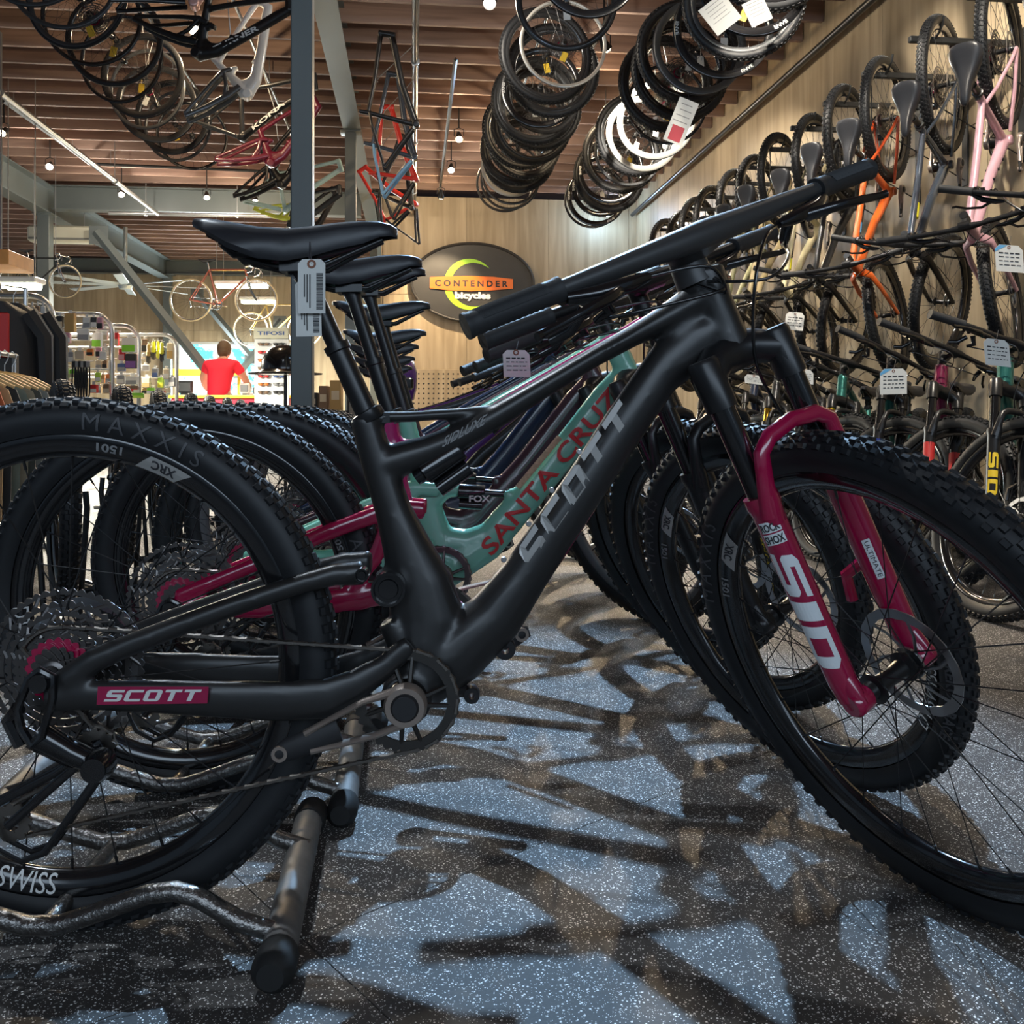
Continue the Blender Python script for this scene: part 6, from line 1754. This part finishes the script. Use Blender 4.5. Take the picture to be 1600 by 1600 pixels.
# sunglasses stand
ts = thing('sunglasses_stand', 'white sunglasses stand with a lettered header', 'stand', W(424, 612, 11.0) * 1, -TH); ts.location.z = 0
k = 11.0 / FPX; zt = CAMZ + (HY - 522) * k; zb = .75
MB().rbox((0, .03, zt / 2), (54 * k, .03, zt), .004).build('back_panel', WHITE, ts, smooth=0)
MB().rbox((0, 0, .03), (.5, .4, .06), .006).build('base', GM['grey'], ts, smooth=0)
MB().rbox((0, -.005, zt + .01), (54 * k, .03, 17 * k), .004).build('header', mat('header_cream', (.62, .60, .46), .5), ts, smooth=0)
mb = MB(); letters(mb, text2d('TIFOSI', .03), lambda x, y: Vector(((x - .5) * 42 * k, -.0215, zt - .01 + (y * 6 - .5) * k))); mb.build('lettering', GM['blue'], ts, smooth=0)
for i in range(7):
    for j in range(2):
        lens = GM[('brown', 'black', 'red', 'blue', 'orange', 'grey')[(i * 2 + j) % 6]]
        x = (-12 + 24 * j) * k; z = zt - (16 + 12.5 * i) * k
        t = thing('sunglasses', 'pair of sunglasses, %s column, %s from the top' % (('left', 'right')[j], ORD[i]), 'sunglasses', ts.location + Vector((x * cos(TH), -x * sin(TH), z)), -TH, group='sunglasses on the stand')
        for s_ in (-1, 1):
            MB().sphere((s_ * .034, -.012, 0), .031, 10, 6, (1, .35, .62)).build('lens', lens, t)
        MB().tube([(-.07, .012, .012), (-.066, -.012, .012), (0, -.018, .012), (.066, -.012, .012), (.07, .012, .012)], .005, 6).build('brow_bar', BLACK, t)

# cap and helmets, boxes beside the column
hb_ = W(446, 584, 6.6)
hs = thing('helmet_stand', 'slim dark stand holding the black brimmed hat', 'stand', (hb_.x, hb_.y, 0), -TH)
MB().tube([(0, 0, .02), (0, 0, hb_.z - .005)], .012, 8).build('pole', PIPE, hs); MB().lathe([(0, 0), (.14, 0), (.14, .02), (0, .02)], 20, axis=(0, 0, 1)).build('base', PIPE, hs)
hat = thing('hat', 'black domed hat with a flat brim, beside the steel column', 'hat', hb_, -TH)
MB().lathe([(.19, -.004), (.20, .004), (.185, .016), (.17, .03), (.165, .09), (.135, .155), (.08, .195), (0, .205)], 28, axis=(0, 0, 1), cap=True).build('dome', BLACKGLOSS, hat)
MB().lathe([(.16, 0), (.255, -.004), (.26, .003), (.16, .014)], 32, axis=(0, 0, 1), closed=True).build('brim', BLACKMATTE, hat)
pu = W(619, 600, 5.2)
ps_ = thing('helmet_stand', 'slim dark stand under the purple helmet', 'stand', (pu.x, pu.y, 0), -TH)
MB().tube([(0, 0, .02), (0, 0, pu.z - .02)], .012, 8).build('pole', PIPE, ps_); MB().lathe([(0, 0), (.14, 0), (.14, .02), (0, .02)], 20, axis=(0, 0, 1)).build('base', PIPE, ps_)
ph = thing('helmet', 'glossy purple full helmet behind the seat posts', 'helmet', pu, -TH)
MB().lathe([(.07, -.10), (.10, -.09), (.118, -.02), (.12, .06), (.10, .125), (.06, .155), (0, .165)], 24, axis=(0, 0, 1)).build('shell', PURPLE, ph)
MB().rbox((.06, -.075, .0), (.09, .06, .07), .01).build('visor', BLACKGLOSS, ph)
shf = W(512, 640, 8.4)
sf = thing('goods_shelf', 'low dark shelf with cartons, right of the steel column', 'shelf', (shf.x, shf.y, 0), -TH)
for z in (.36, .72): MB().rbox((0, 0, z), (.42, .3, .02), .003).build('shelf_board', BLACKMATTE, sf, smooth=0)
for sx in (-.21, .21): MB().rbox((sx, 0, .42), (.02, .3, .84), .003).build('side_panel', BLACKMATTE, sf, smooth=0)
for i, (x, w, hh, c, lab) in enumerate(((-.13, .09, .16, 'black', 'tall black carton on the low shelf'), (-.03, .08, .22, 'brown', 'brown carton on the low shelf, in the middle'), (.08, .10, .27, 'tan', 'tan carton standing right on the low shelf'))):
    t = thing('carton', lab, 'box', sf.location + Vector((x * cos(TH), -x * sin(TH), .731)), -TH)
    MB().rbox((0, 0, hh / 2), (w, .12, hh), .004).build('body', GM[c], t, smooth=0); MB().rbox((0, -.061, hh * .5), (w * .7, .002, hh * .3), .0005).build('label_panel', GM['cream'], t, smooth=0)

# ================================================================== wheels shown upright in low stands, seen edge on
for i, (px, d) in enumerate(((97, 3.05), (190, 3.75), (247, 4.5), (298, 5.3), (327, 6.1), (355, 7.0), (376, 8.0))):
    c = W(px, 643, d); c.z = .455; ang = atan2(c.y, c.x)
    m = Matrix.Translation((c.x, c.y, 0)) @ Matrix.Rotation(ang + radians(4), 4, 'Z')
    t = thing('wheel_display', 'upright knobbly wheel seen edge-on in a low stand, ' + ORD[i] + ' in the line', 'wheel', mtx=m, group='wheels standing edge-on')
    add_wheel(t, 'wheel', Matrix.Translation((0, 0, .455)), False, 'tire_big')
    mb = MB()
    for s_ in (-1, 1):
        mb.tube([(.22, s_ * .13, .012), (.0, s_ * .05, .012), (0, s_ * .075, .40), (0, s_ * .070, .455)], .010, 8)
    mb.tube([(-.25, 0, .012), (.25, 0, .012)], .012, 8); mb.tube([(0, -.16, .012), (0, .16, .012)], .012, 8)
    mb.build('stand', PIPE, t)

# ================================================================== hammered floor stands that hold the rear wheels
HAMMER = mat('hammered_silver', (.20, .19, .18), .28, metal=.9, bump=(170, 1.0), noise=(150, .5)); FOOTM = mat('worn_grey_tube', (.15, .145, .14), .5, metal=.3, noise=(35, .45), bump=(60, .4)); RUBCAP = mat('rubber_cap', (.012, .012, .012), .7)
def floor_stand(label, mtx, group='floor stands under the front row'):
    t = thing('bike_stand', label, 'stand', mtx=mtx, group=group)
    x0 = -.579
    for xf in (x0 + .30, x0 - .30):
        MB().tube([(xf + .012, -.12, .027), (xf - .02, .26, .027)], .0235, 16).build('foot_bar', FOOTM, t)
        for y, e_ in ((-.13, -1), (.27, 1)):
            xx = xf - (y + .12) * .08 + .012
            MB().tube([(xx, y - e_ * .012, .0275), (xx, y - e_ * .006, .0275), (xx, y + e_ * .030, .0275), (xx, y + e_ * .042, .0275)], [.0248, .0268, .0268, .017], 16).build('end_cap', RUBCAP, t)
    for y, zt in ((-.085, .0), (.15, .0)):
        pts = [(x0 + .30, y, .036), (x0 + .255, y, .05), (x0 + .20, y, .083), (x0 + .17, y, .092), (x0 + .135, y, .088), (x0 + .06, y, .062), (x0 + .02, y, .05), (x0 - .02, y, .05), (x0 - .06, y, .062), (x0 - .135, y, .088), (x0 - .17, y, .092), (x0 - .20, y, .083), (x0 - .255, y, .05), (x0 - .30, y, .036)]
        MB().tube(pts, .0125, 12).build('wheel_hoop', HAMMER, t)
    MB().tube([(x0 - .0, -.085, .045), (x0 - .0, .15, .045)], .012, 10).build('cross_tube', HAMMER, t)
floor_stand('hammered silver floor stand under the nearest rear wheel', row_mtx(0)); floor_stand('hammered silver floor stand under the second rear wheel', row_mtx(1, .05)); floor_stand('hammered silver floor stand under the mint bike', row_mtx(2, .09))
